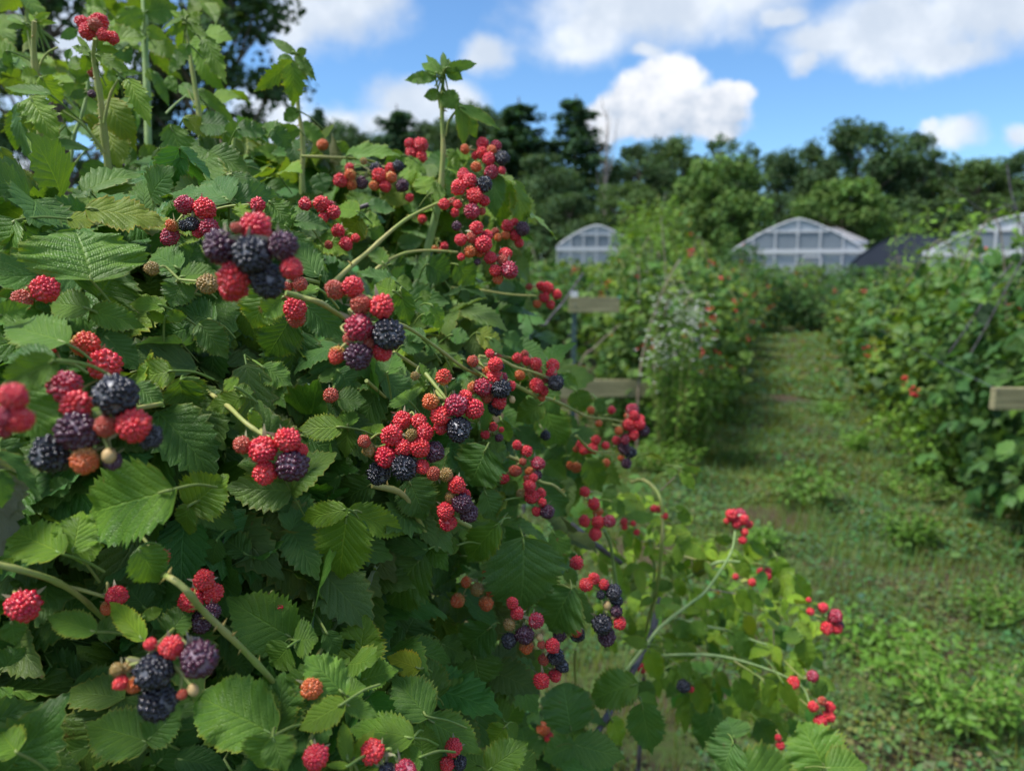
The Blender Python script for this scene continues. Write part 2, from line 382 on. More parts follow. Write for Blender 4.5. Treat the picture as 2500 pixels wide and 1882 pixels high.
def grid(x0, x1, y0, y1, nx, ny, dz=0.0, flat=False):
    X, Y = np.meshgrid(np.linspace(x0, x1, nx + 1), np.linspace(y0, y1, ny + 1))
    fade = np.clip((10 - np.maximum(np.abs(X), np.abs(Y - 5))) / 3, 0, 1)
    Z = (0 if flat else 1) * gh(X, Y) * fade + dz
    i = np.arange(ny)[:, None] * (nx + 1); j = np.arange(nx)[None, :]
    gm.add(np.stack([X, Y, Z], -1).reshape(-1, 3), np.stack([i + j, i + j + 1, i + nx + 2 + j, i + nx + 1 + j], -1).reshape(-1, 4))
xs = [-600, -200, -60, -12, 12, 60, 200, 600]
Xs = np.unique(np.concatenate([np.linspace(-12, 12, 97), xs])); Ys = np.unique(np.concatenate([np.linspace(-6, 16, 89), [-600, -200, -60, 16, 60, 200, 700]]))
X, Y = np.meshgrid(Xs, Ys); fade = np.clip((10 - np.maximum(np.abs(X), np.abs(Y - 5))) / 3, 0, 1)
i = np.arange(len(Ys) - 1)[:, None] * len(Xs); j = np.arange(len(Xs) - 1)[None, :]
gm.add(np.stack([X, Y, gh(X, Y) * fade], -1).reshape(-1, 3), np.stack([i + j, i + j + 1, i + len(Xs) + 1 + j, i + len(Xs) + j], -1).reshape(-1, 4))
tag(gm.build('ground', M_GROUND), kind='structure')

# low weeds and clover over the path: one uncountable mass
def scatter_weeds(mb, N, smin, smax, tmin, tmax, size, thr, hgt, seed):
    r = np.random.default_rng(seed)
    s = smin + (smax - smin) * r.random(N) ** 1.25; t = r.uniform(tmin, tmax, N)
    p = DS * s[:, None] + DT * t[:, None]; x, y = p[:, 0], p[:, 1]
    clump = np.array([mnoise.noise(Vector((a * 1.6, b * 1.6, 3))) + .5 * mnoise.noise(Vector((a * 6, b * 6, 7))) for a, b in zip(x, y)])
    bare = np.array([mnoise.noise(Vector((a * .9 + 5, b * .9, 11))) for a, b in zip(x, y)])     # worn bare patches
    hue = np.array([mnoise.noise(Vector((a * 2.3, b * 2.3, 21))) for a, b in zip(x, y)])
    keep = (clump > thr + .35 * (r.random(N) - .5)) & (bare < np.where(y < 3.2, .22, .40) + .12 * r.random(N)); p, clump, hue = p[keep], clump[keep], hue[keep]; N = len(p)
    z = gh(p[:, 0], p[:, 1]) + hgt * (r.random(N) ** 1.4) * np.clip(.5 + clump, .2, 1.3) + .004
    az = r.uniform(0, 6.283, N); tilt = r.normal(.25, .35, N); L = size * np.exp(r.normal(-.05, .30, N)); W = L * r.uniform(.45, .75, N)
    ax = np.stack([np.cos(az) * np.cos(tilt), np.sin(az) * np.cos(tilt), np.sin(tilt)], 1)
    sd = np.stack([-np.sin(az), np.cos(az), r.normal(0, .25, N)], 1); up_ = np.cross(ax, sd)
    b = np.stack([p[:, 0], p[:, 1], z], 1)
    o = [(0, 0, 0), (.35, .42, .06), (.75, .42, .02), (1, 0, -.1), (.75, -.42, .02), (.35, -.42, .06)]
    v = np.stack([b + ax * (L * a)[:, None] + sd * (W * c)[:, None] + up_ * (L * d)[:, None] for a, c, d in o], 1)
    tn = np.stack([r.uniform(.6, 1.4, N) * (1 + .55 * hue), r.uniform(.7, 1.3, N) * (1 + .2 * hue), r.uniform(.6, 1.3, N)], 1)
    dry = r.random(N) < .02; tn[dry] = [2.6, 1.1, 1.6]
    k = np.arange(N)[:, None] * 6
    mb.add(v.reshape(-1, 3), np.concatenate([k + [0, 1, 2, 3], k + [0, 3, 4, 5]]), None, np.repeat(tn, 6, 0))
wm = MB()
scatter_weeds(wm, 110000, 1.0, 4.8, -1.7, 2.2, .0155, -.35, .06, 1)
scatter_weeds(wm, 70000, 3.8, 9, -1.6, 1.7, .023, -.6, .06, 2)
scatter_weeds(wm, 7000, 1.2, 5.5, -1.6, 2.0, .030, .12, .08, 9)
scatter_weeds(wm, 36000, 8, 24, -2.0, 2.4, .05, -.8, .07, 3)
tag(wm.build('ground_weeds', M_WEED), 'low clover and mixed weeds carpeting the path between the berry rows', 'weeds', kind='stuff')
gb = MB()
def blades(N, smin, smax, tmin, tmax, hh, ww, seed):
    r = np.random.default_rng(seed); s = smin + (smax - smin) * r.random(N) ** 1.3; t = r.uniform(tmin, tmax, N)
    cc = r.integers(0, max(2, N // 24), N); cs = np.random.default_rng(seed + 1).uniform(-.12, .12, (N, 2))
    s0 = smin + (smax - smin) * np.random.default_rng(seed + 2).random(N) ** 1.3; t0 = np.random.default_rng(seed + 3).uniform(tmin, tmax, N)
    p = DS * (s0[cc] + cs[:, 0])[:, None] + DT * (t0[cc] + cs[:, 1])[:, None]
    az = r.uniform(0, 6.283, N); h = hh * r.uniform(.4, 1.2, N); lean = h * r.uniform(.1, .7, N)
    dirv = np.stack([np.cos(az), np.sin(az), np.zeros(N)], 1); sd = np.stack([-np.sin(az), np.cos(az), np.zeros(N)], 1)
    p[:, 2] = gh(p[:, 0], p[:, 1]); zz = np.array([0, 0, 1.])
    rows = [(0, 0, 1), (.5, .25, .8), (.95, .75, .1)]
    v = np.stack([p + zz * (h * a)[:, None] + dirv * (lean * b)[:, None] + sd * (sg * ww * c) for a, b, c in rows for sg in (-1, 1)], 1)
    k = np.arange(N)[:, None] * 6; tn = np.stack([r.uniform(.8, 1.7, N), r.uniform(.9, 1.4, N), r.uniform(.6, 1.1, N)], 1)
    gb.add(v.reshape(-1, 3), np.concatenate([k + [0, 1, 3, 2], k + [2, 3, 5, 4]]), None, np.repeat(tn, 6, 0))
blades(26000, 1.0, 6, -1.6, 2.0, .09, .0018, 20); blades(14000, 5, 20, -1.9, 2.2, .08, .005, 30)
tag(gb.build('grass', M_WEED), 'thin grass blades growing up through the weeds on the path', 'grass', kind='stuff')

# ------------------------------------------------------------ trees
def leafcloud(mb, c, rad, N, size, tint=(1, 1, 1), seed=0, shell=.45, flat=0.0):
    r = np.random.default_rng(seed); d = r.normal(size=(N, 3)); d /= np.linalg.norm(d, axis=1)[:, None]
    q = r.random(N) ** shell; p = np.asarray(c) + d * q[:, None] * np.asarray(rad)
    nr = d * .6 + r.normal(size=(N, 3)) * .6 + np.array([0, 0, .5 + flat]); nr /= np.linalg.norm(nr, axis=1)[:, None]
    a = np.cross(nr, r.normal(size=(N, 3))); a /= np.linalg.norm(a, axis=1)[:, None]; b = np.cross(nr, a)
    L = size * r.uniform(.5, 1.3, N); W = L * r.uniform(.4, .8, N)
    o = [(-.5, 0), (-.15, .5), (.35, .35), (.5, -.05), (.2, -.5), (-.3, -.35)]
    v = np.stack([p + a * (L * x)[:, None] + b * (W * y)[:, None] for x, y in o], 1)
    k = np.arange(N)[:, None] * 6; br = r.uniform(.7, 1.35, N)[:, None]
    tn = np.asarray(tint)[None, :] * br * np.stack([r.uniform(.85, 1.2, N), np.ones(N), r.uniform(.8, 1.1, N)], 1)
    mb.add(v.reshape(-1, 3), np.concatenate([k + [0, 1, 2, 3], k + [0, 3, 4, 5]]), None, np.repeat(tn, 6, 0))
m, n = new_mat('bark'); g = n.n('ShaderNodeNewGeometry').outputs['Position']
f = n.noise(g, 6, 5, .7); bp = n.n('ShaderNodeBump'); bp.inputs['Distance'].default_value = .03; n.set(bp.inputs['Height'], f)
finish(n, pbsdf(n, n.mix(n.ss(f, .35, .65), rgb(.10, .075, .055), rgb(.22, .18, .14)), .9, .2, bp.outputs[0])); M_BARK = m
m, n = new_mat('dead_wood'); g = n.n('ShaderNodeNewGeometry').outputs['Position']
finish(n, pbsdf(n, n.mix(n.noise(g, 5, 4, .6), rgb(.24, .19, .16), rgb(.42, .36, .31)), .9, .2)); M_DEAD = m
def deciduous(seed, H=12., Wd=9., nblob=95, per=200, size=.31, tint=(1, 1, 1), base=.05, gaps=1.0):
    r = np.random.default_rng(seed); cr = MB(); tr = MB()
    tube(tr, [(0, 0, -.3), (.1, 0, H * .25), (-.15, .1, H * .5), (.1, 0, H * .8)], H * .022, H * .005, 8)
    for k in range(nblob):
        hz = r.uniform(base, .97); env = math.sin(math.pi * min(1, max(0, (hz - base * .6) / (1.04 - base * .6))) ** .8) ** .6
        rr = Wd * .5 * env * math.sqrt(r.uniform(.02, 1)) ; az = r.uniform(0, 6.283)
        c = np.array([math.cos(az) * rr, math.sin(az) * rr, hz * H]); s = r.uniform(.08, .17) * Wd * gaps
        leafcloud(cr, c, (s, s, s * .75), per, size, np.asarray(tint) * r.uniform(.75, 1.25), seed * 100 + k)
        if k % 2 == 0:
            s0 = np.array([0, 0, max(.12, hz - .22) * H]); tube(tr, [s0, (s0 + c) / 2 + [0, 0, -.2], c], H * .008, H * .002, 5)
    return cr.mesh('crown', M_TREE), tr.mesh('trunk', M_BARK)
def conifer(seed, H=15., Wd=6., whorls=20, tint=(.7, .85, .95)):
    r = np.random.default_rng(seed); cr = MB(); tr = MB(); tube(tr, [(0, 0, -.3), (0, .05, H * .5), (0, 0, H)], H * .02, H * .003, 8)
    for k in range(whorls):
        z = H * (.18 + .8 * k / whorls); R_ = Wd * .5 * (1 - k / whorls) ** .6 * r.uniform(.65, 1.1) + .25
        for j in range(5):
            az = r.uniform(0, 6.283); e = np.array([math.cos(az) * R_, math.sin(az) * R_, r.uniform(-.2, .35) * R_ * .5])
            for q in (.2, .55, .9):
                if r.random() < .15: continue
                leafcloud(cr, e * q + [0, 0, z], (R_ * .30 + .3, R_ * .30 + .3, .42), 60, .36, np.asarray(tint) * r.uniform(.75, 1.2), seed * 999 + k * 20 + j * 3 + int(q * 10), flat=.8)
            if j < 3: tube(tr, [(0, 0, z - .1), e * .9 + [0, 0, z]], H * .004, H * .001, 4, smooth=0)
    return cr.mesh('crown', M_TREE), tr.mesh('trunk', M_BARK)
def snag(seed, H=13.):
    r = np.random.default_rng(seed); tr = MB(); tube(tr, [(0, 0, -.3), (.1, 0, H * .4), (-.1, 0, H * .75), (.05, 0, H)], H * .020, H * .003, 7)
    br = MB()
    for k in range(16):
        z = H * r.uniform(.35, .95); az = r.uniform(0, 6.283); l = r.uniform(.6, 2.0)
        tube(br, [(0, 0, z), (math.cos(az) * l * .5, math.sin(az) * l * .5, z + l * .7), (math.cos(az) * l * .7, math.sin(az) * l * .7, z + l * 1.6)], H * .006, H * .0015, 5)
    return br.mesh('branch', M_DEAD), tr.mesh('trunk', M_DEAD)
PR = {'d1': (deciduous(1), 12, 9), 'd2': (deciduous(2, nblob=60, gaps=1.15), 12, 9), 'd3': (deciduous(3, nblob=80, tint=(1.1, 1.05, .8)), 12, 9),
      'thin': (deciduous(4, Wd=6.5, nblob=44, per=80, base=.15), 12, 6.5), 'c1': (conifer(5), 15, 6), 'c2': (conifer(6, Wd=8, whorls=17), 15, 8),
      'round': (deciduous(7, H=7, Wd=7, nblob=70, per=230, size=.28, tint=(1.5, 1.5, .9), base=.12), 7, 7), 'snag': (snag(8), 13, 3)}
TREES = [ # x, top y (2212 px), width px, proto, depth, label
 (22,170,150,'d1',60,'dark leafy tree at the far left edge showing between the tall shoots'),
 (705,222,62,'c1',92,'narrow dark spire-topped conifer left of the tall centre shoot'),
 (760,268,100,'d2',88,'low rounded tree beside the narrow conifer above the bush'),
 (868,226,165,'c2',90,'broad pale-topped evergreen right behind the middle of the bush'),
 (960,262,120,'d1',94,'dark tree behind the tall single shoot above the bush'),
 (1045,232,130,'d2',92,'ragged dark tree just right of the tall single shoot'),
 (1120,210,200,'c2',90,'tall wide dark pine with gaps, left of the pointed pine'),
 (1238,204,180,'c2',88,'tallest pointed dark pine beside the bare dead tree'),
 (1180,330,150,'d1',84,'dark lower tree under the two tall pines'),
 (1303,236,40,'snag',84,'bare grey dead tree beside the tall pointed pine'),
 (1372,303,150,'d1',92,'round-topped dark tree directly right of the bare dead tree'),
 (1448,298,125,'d3',95,'dark tree under the crisp white cloud, left of the airy tall one'),
 (1542,286,110,'thin',90,'airy tall tree with sky showing through its upper crown'),
 (1612,308,80,'thin',96,'narrow thin-topped tree right of the airy tall tree'),
 (1660,330,110,'d2',93,'dark dip-side tree between the thin-topped tree and the big crown'),
 (1722,305,120,'d1',94,'dark tree left of the biggest crown on the right side'),
 (1828,270,195,'d2',90,'biggest wide dark crown of the tree line on the right'),
 (1930,284,130,'d1',92,'tall dark tree directly right of the biggest crown'),
 (2005,312,110,'thin',88,'sparse tree with pale sky gaps right of centre of the tree line'),
 (2085,345,190,'d3',86,'olive green broad tree behind the white and black tunnels'),
 (2195,322,150,'d2',84,'dark tree at the right end of the tree line'),
 (1350,395,150,'d3',76,'mid green tree behind the first white greenhouse'),
 (1538,352,175,'round',70,'bright green rounded tree standing in front of the dark tree line'),
 (1800,396,200,'round',66,'small light green domed tree behind the second greenhouse'),
 (1665,420,130,'d2',80,'dark low tree between the bright green tree and the second greenhouse'),
 (1990,430,160,'d1',78,'dark low tree behind the black tunnel'),
 (1230,420,140,'d2',78,'dark low tree just left above the first white greenhouse'),
 (725,262,140,'d1',99,'dark tree behind the narrow conifer'),
 (915,262,170,'d1',99,'dark tree behind the broad pale-topped evergreen'),
 (1000,262,160,'d2',98,'dark tree filling in just right of the tall single shoot'),
 (1090,250,170,'d1',97,'dark tree between the ragged tree and the tall wide pine'),
 (640,300,120,'d2',100,'dark tree low in the tree line left of the narrow conifer'),
 (800,280,140,'d1',99,'dark low tree between the two left conifers of the tree line'),
 (1270,330,110,'d1',96,'dark tree filling in under the tallest pointed pine'),
 (1410,335,130,'d2',99,'dark tree between the two round-topped trees under the crisp cloud'),
 (1500,330,120,'d1',99,'dark tree behind the bright green rounded tree'),
 (1580,350,120,'d2',84,'dark tree just right behind the bright green rounded tree'),
 (1770,330,130,'d1',99,'dark tree left of the biggest crown, lower than it'),
 (1880,335,140,'d2',98,'dark tree between the biggest crown and its right neighbour'),
 (1960,345,130,'d1',96,'dark tree beneath the sparse tree on the right'),
 (2050,370,140,'d2',97,'dark tree between the sparse tree and the olive green one'),
 (2140,350,140,'d1',97,'dark tree between the olive green tree and the right end'),
 (1440,455,110,'round',60,'light green bushy small tree right of the first greenhouse')]
for k, (x, ty, wd, pr, d, lab) in enumerate(TREES):
    (cm, tm), H0, W0 = PR[pr]
    H = CZ + d * math.tan(math.atan((941 - ty * V) / FPX) - PITCH); Wd = wd * V / FPX * d * 1.28
    p = groundpt(x, d); t = empty('tree', p, k * 2.3); cat = 'tree'
    tag(t, lab, cat, 'trees beyond the greenhouses')
    for nm, me in (('crown', cm), ('trunk', tm)):
        if pr == 'snag' and nm == 'crown': nm = 'branch'
        o = bpy.data.objects.new(nm, me); link(o); o.parent = t; o.scale = (Wd / W0, Wd / W0, H / H0)
        if nm == 'trunk': tag(o)
# nearer big trees on the left, behind the shoots
for (x, d, H, Wd, nb, per, sz, sd, zb, lab) in ((150, 17, 13.5, 8.4, 64, 300, .19, 41, .22, 'large dark tree filling the sky behind the tall shoots at upper left'),
                                           (490, 16, 8.4, 3.4, 34, 230, .15, 42, .50, 'dark leafy tree with open gaps of sky, behind the bent shoot')):
    r = np.random.default_rng(sd)
    cr, tr = MB(), MB(); tube(tr, [(0, 0, -.3), (.2, 0, H * .3), (-.1, .1, H * .6), (0, 0, H * .85)], .22, .05, 9)
    for k in range(nb):
        hz = r.uniform(zb, 1); env = math.sin(math.pi * min(1, (hz - zb * .75) / (1.06 - zb * .75)) ** .8) ** .5; rr = Wd * .5 * env * math.sqrt(r.uniform(.03, 1)); az = r.uniform(0, 6.283)
        c = np.array([math.cos(az) * rr, math.sin(az) * rr, hz * H]); s = r.uniform(.45, .95)
        leafcloud(cr, c, (s, s, s * .7), per, sz, np.array([.8, .85, .85]) * r.uniform(.8, 1.2), sd * 50 + k)
        s0 = np.array([0, 0, max(.15, hz - .2) * H]); tube(tr, [s0, (s0 + c) / 2 + [0, 0, -.15], c], .05, .012, 5)
    t = empty('tree', groundpt(x, d)); tag(t, lab, 'tree')
    cr.build('crown', M_TREE, t); tr.build('trunk', M_BARK, t)

# undergrowth in front of the tree line reads as one mass
ug = MB(); r = np.random.default_rng(77)
for k in range(95):
    x = r.uniform(-100, 2350); d = r.uniform(64, 82); s = r.uniform(1.8, 4.2); p = groundpt(x, d)
    leafcloud(ug, p + [0, 0, s * .6], (s * 1.3, s, s), 170, .45, np.array([1.0, 1.05, .9]) * r.uniform(.7, 1.5), 4000 + k)
tag(ug.build('undergrowth', M_TREE), 'tangled green undergrowth along the foot of the distant trees', 'undergrowth', kind='stuff')

# ------------------------------------------------------------ greenhouses
def simple(name, c, rough=.5, spec=.5, c2=None, sc_=3, **k):
    m, n = new_mat(name); col = c
    if c2: col = n.mix(n.noise(n.n('ShaderNodeNewGeometry').outputs['Position'], sc_, 4, .6), c, c2)
    finish(n, pbsdf(n, col, rough, spec, None, **k)); return m
M_WHITE = simple('white_frame', rgb(.58, .60, .62), .5, .4, rgb(.48, .50, .52))
M_BLOSSOM = simple('white_petal', rgb(.8, .8, .76), .6, .3)
M_POLY = simple('milky_sheeting', rgb(.33, .37, .41), .25, .5, rgb(.41, .44, .47), 1.2)
M_SHEET = simple('white_sheeting', rgb(.52, .54, .57), .4, .4, rgb(.62, .64, .66), 1.5)
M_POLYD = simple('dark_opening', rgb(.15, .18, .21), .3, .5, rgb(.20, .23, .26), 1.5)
M_BLACK = simple('shade_cloth', rgb(.022, .028, .045), .6, .3, rgb(.04, .048, .07), 2)
M_SHING = simple('grey_roof', rgb(.19, .19, .20), .85, .2, rgb(.26, .26, .27), 4)
M_SIDING = simple('grey_siding', rgb(.40, .40, .40), .8, .2, rgb(.34, .34, .34), 4)
def arch(W, He, Hp, nseg=22, pw=1.0):
    x = np.linspace(-1, 1, nseg + 1); z = He + (Hp - He) * (1 - np.abs(x) ** pw); x = x * W / 2
    return np.stack([x, z], 1)
def greenhouse(x0, x1, ypeak, yeave, ybeam, d, L, label, mwall, mroof, yaw=-.12, pw=1.15, frame=True, bays=5, peak=0):
    px = lambda v: v * V / FPX * d
    W = px(x1 - x0); zt = lambda y: CZ + d * math.tan(math.atan((941 - y * V) / FPX) - PITCH)
    Hp, He, Hb = zt(ypeak), zt(yeave), zt(ybeam)
    g = empty('greenhouse', groundpt((x0 + x1) / 2, d), -math.atan(((x0 + x1) / 2 * V - 1250) / FPX) + yaw + .12); tag(g, label, 'greenhouse', 'greenhouses and tunnels across the field')
    pr = arch(W, He, Hp, pw=pw); pr = np.vstack([[[-W / 2, 0]], pr, [[W / 2, 0]]])
    n = len(pr); mb = MB(); v = np.array([[x, 0, z] for x, z in pr] + [[x, L, z] for x, z in pr])
    k = np.arange(n - 1)[:, None]; mb.add(v, np.concatenate([k, k + 1, k + n + 1, k + n], 1)); mb.build('roof_cover', mroof, g)
    for yy_ in (.06, L - .06):
        mb = MB(); vv = np.array([[x * .995, yy_, z * .995] for x, z in pr]); mb.add(np.vstack([vv, [[0, yy_, 0]]]), [[i, i + 1, n] for i in range(n - 1)])
        mb.build('end_wall', mwall, g, smooth=False)
    if frame:
        mb = MB()
        for yy_ in np.linspace(-.05, L, 7): tube(mb, [(x, yy_, z) for x, z in pr], .06, sides=6, smooth=0)
        mb.build('hoop_frame', M_WHITE, g)
        mb = MB(); box(mb, (-W / 2 - .1, -.2, Hb - .14), (W / 2 + .1, -.06, Hb + .14)); mb.build('cross_beam', M_WHITE, g, smooth=False)
        for q in np.linspace(-.5, .5, bays + 1)[1:-1]:
            x = q * W; zt_ = np.interp(x, pr[1:-1, 0], pr[1:-1, 1]) - .1
            mb = MB(); box(mb, (x - .045, -.15, 0), (x + .045, -.05, zt_)); mb.build('mullion', M_WHITE, g, smooth=False)
        zm = Hb + (Hp - Hb) * .62; xw = W * .23
        mb = MB(); box(mb, (-xw, -.13, zm - .06), (xw, -.06, zm + .06)); mb.build('upper_rail', M_WHITE, g, smooth=False)
        for s in range(bays - 2):
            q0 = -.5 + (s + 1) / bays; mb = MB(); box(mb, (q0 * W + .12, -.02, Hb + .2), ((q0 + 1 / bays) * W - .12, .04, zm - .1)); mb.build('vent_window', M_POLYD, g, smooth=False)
    return g
gh1 = greenhouse(1203, 1368, 487, 530, 538, 56, 18, 'small arched white-framed greenhouse standing apart on the left of the others', M_POLY, M_POLY, pw=1.45, bays=6)
gh2 = greenhouse(1578, 1845, 473, 541, 543, 54, 16, 'wide white-framed greenhouse with an open doorway, in front of the grey roof', M_POLY, M_POLY, pw=1.35, bays=6)
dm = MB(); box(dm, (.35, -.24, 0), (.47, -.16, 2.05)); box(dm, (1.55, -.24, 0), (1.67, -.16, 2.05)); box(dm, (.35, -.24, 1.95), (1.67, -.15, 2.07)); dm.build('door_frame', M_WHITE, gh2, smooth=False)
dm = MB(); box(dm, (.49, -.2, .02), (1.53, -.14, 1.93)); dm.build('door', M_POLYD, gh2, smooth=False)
greenhouse(1835, 2075, 503, 572, 574, 47, 8, 'low rounded tunnel covered in black shade cloth', M_BLACK, M_BLACK, yaw=-.12, pw=2.0, frame=False)
greenhouse(2008, 2360, 464, 548, 546, 42, 14, 'white plastic greenhouse behind the tall weeds at the right', M_SHEET, M_SHEET, pw=1.4, bays=8)
# the grey-roofed building behind the second greenhouse
b = empty('house', groundpt(1785, 60)); tag(b, 'low building with a plain grey shingle roof behind the wide greenhouse', 'building')
px = lambda v: v * V / FPX * 60
zt = lambda y: CZ + 60 * math.tan(math.atan((941 - y * V) / FPX) - PITCH)
mb = MB(); box(mb, (-px(80), .3, 0), (px(70), 8, zt(520))); mb.build('wall', M_SIDING, b, smooth=False)
mb = MB(); zr, ze = zt(486), zt(520); xa, xb = -px(90), px(76)
v = np.array([[xa, 0, ze], [xb, 0, ze], [xb - .8, 4, zr], [xa, 4, zr], [xa, 8.4, ze], [xb, 8.4, ze]])
mb.add(v, [[0, 1, 2, 3], [3, 2, 5, 4]]); mb.add(v + [0, 0, -.2], [[3, 2, 1, 0], [4, 5, 2, 3]]); mb.build('roof', M_SHING, b, smooth=False)
mb = MB(); box(mb, (xa, -.05, ze - .25), (xb, .02, ze - .02)); mb.build('gutter', M_WHITE, b, smooth=False)
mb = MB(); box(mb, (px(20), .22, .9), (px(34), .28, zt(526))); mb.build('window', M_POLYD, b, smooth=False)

# ------------------------------------------------------------ row bushes
def scatter_leaflets(mb, pts, outn, L0, seed, lt=None, tint=(1, 1, 1), youngfrac=.15, detail=None):
    r = np.random.default_rng(seed); lt = lt or LEAF_LO
    for p, on in zip(pts, outn):
        axis = norm(on * .7 + r.normal(size=3) * .6 + [0, 0, -.25]); nr = norm(np.array([0, 0, .9]) + on * .5 + r.normal(size=3) * .45)
        side = np.cross(axis, nr); y = r.random() < youngfrac
        t = np.asarray(tint) * r.uniform(.75, 1.2) * (np.array([1.7, 1.35, .8]) if y else np.array([r.uniform(.85, 1.2), 1, r.uniform(.8, 1.2)]))
        L = L0 * r.uniform(.45, 1.35) * (.75 if y else 1)
        lt.place(mb, p, axis, nr, L, L * r.uniform(.62, .78), r.uniform(-.1, .35), r.uniform(.1, .7), .03, t)
        for sg in (-1, 1):
            ax2 = norm(axis * .45 + side * sg); lt.place(mb, p - axis * L * .12, ax2, norm(nr + r.normal(size=3) * .2), L * .8, L * .5, r.uniform(-.1, .35), r.uniform(.1, .7), .03, t * r.uniform(.85, 1.1))
def sphere_blob(mb, c, r_, tint, seed, mat=0):
    r = np.random.default_rng(seed); th = np.linspace(0, math.pi, 6); ph = np.linspace(0, 2 * math.pi, 9)[:-1]
    v = np.array([[math.sin(a) * math.cos(b), math.sin(a) * math.sin(b), math.cos(a) * 1.1] for a in th for b in ph]) * r_ * r.uniform(.92, 1.08, (48, 1)) + c
    i = np.arange(5)[:, None] * 8; j = np.arange(8)[None, :]; j2 = (j + 1) % 8
    mb.add(v, np.stack([i + j, i + 8 + j, i + 8 + j2, i + j2], -1).reshape(-1, 4), None, tint, mat)
def truss_mesh(seed):
    r = np.random.default_rng(seed); mb = MB()
    for k in range(r.integers(5, 10)):
        c = r.normal(size=3) * .016; mat = r.choice([0, 0, 0, 1, 2]); sphere_blob(mb, c, r.uniform(.0055, .0085), (1, .5, .9), seed + k, int(mat))
    tube(mb, [(0, 0, -.01), (0, 0, -.06)], .0012, sides=4, smooth=0, mat=3)
    return mb.mesh('fruit_spray', [BM['R'], BM['O'], BM['P'], M_STEM])
TR = [truss_mesh(s) for s in (1, 2, 3)]
def bush_proto(seed, Wb, Lb, H, N, L0, tint=(1, 1, 1), young=.2, topN=6):
    r = np.random.default_rng(seed); fol = MB(); cane = MB(); pts = []; on = []
    for k in range(N):
        d = norm(r.normal(size=3)); d = d / (np.abs(d) ** 3.2).sum() ** (1 / 3.2); q = r.random() ** .42; lump = 1 + .22 * mnoise.noise(Vector((d[0] * 2.2 + seed, d[1] * 2.2, d[2] * 2.2)))
        p = d * q * lump * np.array([Wb / 2, Lb / 2, H * .5]) + [0, 0, H * .50]
        if p[2] < .08: p[2] = .08 + r.random() * .2
        pts.append(p); on.append(norm(d * [1, 1, .6]))
    canes = []
    for k in range(9):
        az = r.uniform(0, 6.283); o = np.array([math.cos(az), math.sin(az), 0]); b0 = o * r.uniform(0, .12)
        reach = r.uniform(.5, 1.0); top = H * r.uniform(.8, 1.12)
        c = [b0, b0 + o * .1 * reach * Wb + [0, 0, top * .55], o * reach * Wb * .35 + [0, 0, top], o * reach * Wb * .6 + [0, 0, top * r.uniform(.6, .9)]]
        cc = tube(cane, c, .006, .0025, 6, mat=int(r.integers(0, 3))); canes.append(cc)
        for q in cc[10:]:
            if r.random() < .8: pts.append(q + r.normal(size=3) * .03); on.append(norm(r.normal(size=3) + [0, 0, .3]))
    scatter_leaflets(fol, pts, on, L0, seed + 5, tint=tint, youngfrac=young)
    return fol.mesh('foliage', M_FLEAF), cane.mesh('cane', [M_STEM, M_WOODCANE, M_DARKCANE]), r
PB = [bush_proto(21, 1.05, 1.15, 1.32, 1060, .07), bush_proto(22, 1.1, 1.2, 1.30, 1060, .072, (1.15, 1.08, .9), .3), bush_proto(23, 1.0, 1.2, 1.36, 1060, .068, (.9, .95, .95), .12), bush_proto(24, 1.1, 1.1, 1.3, 1000, .075, (.62, .74, .85), .06), bush_proto(25, 1.0, 1.25, 1.3, 1020, .066, (1.35, 1.15, .75), .35)]
def place_bush(s, t, k, label, group, scale=1, zs=1, ntr=12, onside=-1, loc=None):
    fm, cm, _ = PB[k % 5]; p = ST(s, t) if loc is None else loc; r = np.random.default_rng(int(s * 100) + k + (7 if t > 0 else 0))
    b = empty('berry_bush', p, r.uniform(0, 6.28)); tag(b, label, 'bush', group); b.scale = (scale, scale, scale * zs)
    for nm, me in (('foliage', fm), ('cane', cm)):
        o = bpy.data.objects.new(nm, me); link(o); o.parent = b
    for q in range(ntr):
        d = norm(r.normal(size=3) * [1, 1, .5] + [0, 0, .2]); o = bpy.data.objects.new('fruit_spray', TR[q % 3]); link(o); o.parent = b
        o.location = d * [.56, .6, .70] + [0, 0, .70]; o.rotation_euler = tuple(r.uniform(0, 6.28, 3)); 
    return b
ordn = ['first', 'second', 'third', 'fourth', 'fifth', 'sixth', 'seventh', 'eighth', 'ninth', 'tenth']
for k, s in enumerate([5.75, 6.6, 7.45, 8.3, 9.2, 10.2, 11.3, 12.5, 13.9, 15.4]):
    place_bush(s, -1.12 + .08 * math.sin(k * 2.1), k, f'{ordn[k]} fruiting bush past the wooden cross arms, left of the grassy path', 'bushes in the row left of the path', (1.0, 1.1, 1.12, 1.05, 1.0, 1.1, 1.0, 1.05, 1.1, 1.1)[k], (.98, 1.0, .96, 1.0, .93, .86, .92, .84, .84, .8)[k], 16 if k < 5 else 7)
for k, s in enumerate([3.55, 4.3, 5.1, 5.95, 6.8, 7.7, 8.7, 9.9, 11.3, 13.0]):
    place_bush(s, (1.56, 1.42, 1.34, 1.26, 1.2, 1.16, 1.14, 1.1, 1.08, 1.06)[k], (0, 3, 2, 0, 4, 3, 2, 0, 1, 3)[k], f'{ordn[k]} dense bush of the row right of the grassy path, counted from the near end', 'bushes in the row right of the path', 1.12, (1.04, 1.02, .96, .93, .9, .85, .86, .82, .84, .8)[k], 4 if k < 5 else 3)
kk = 0
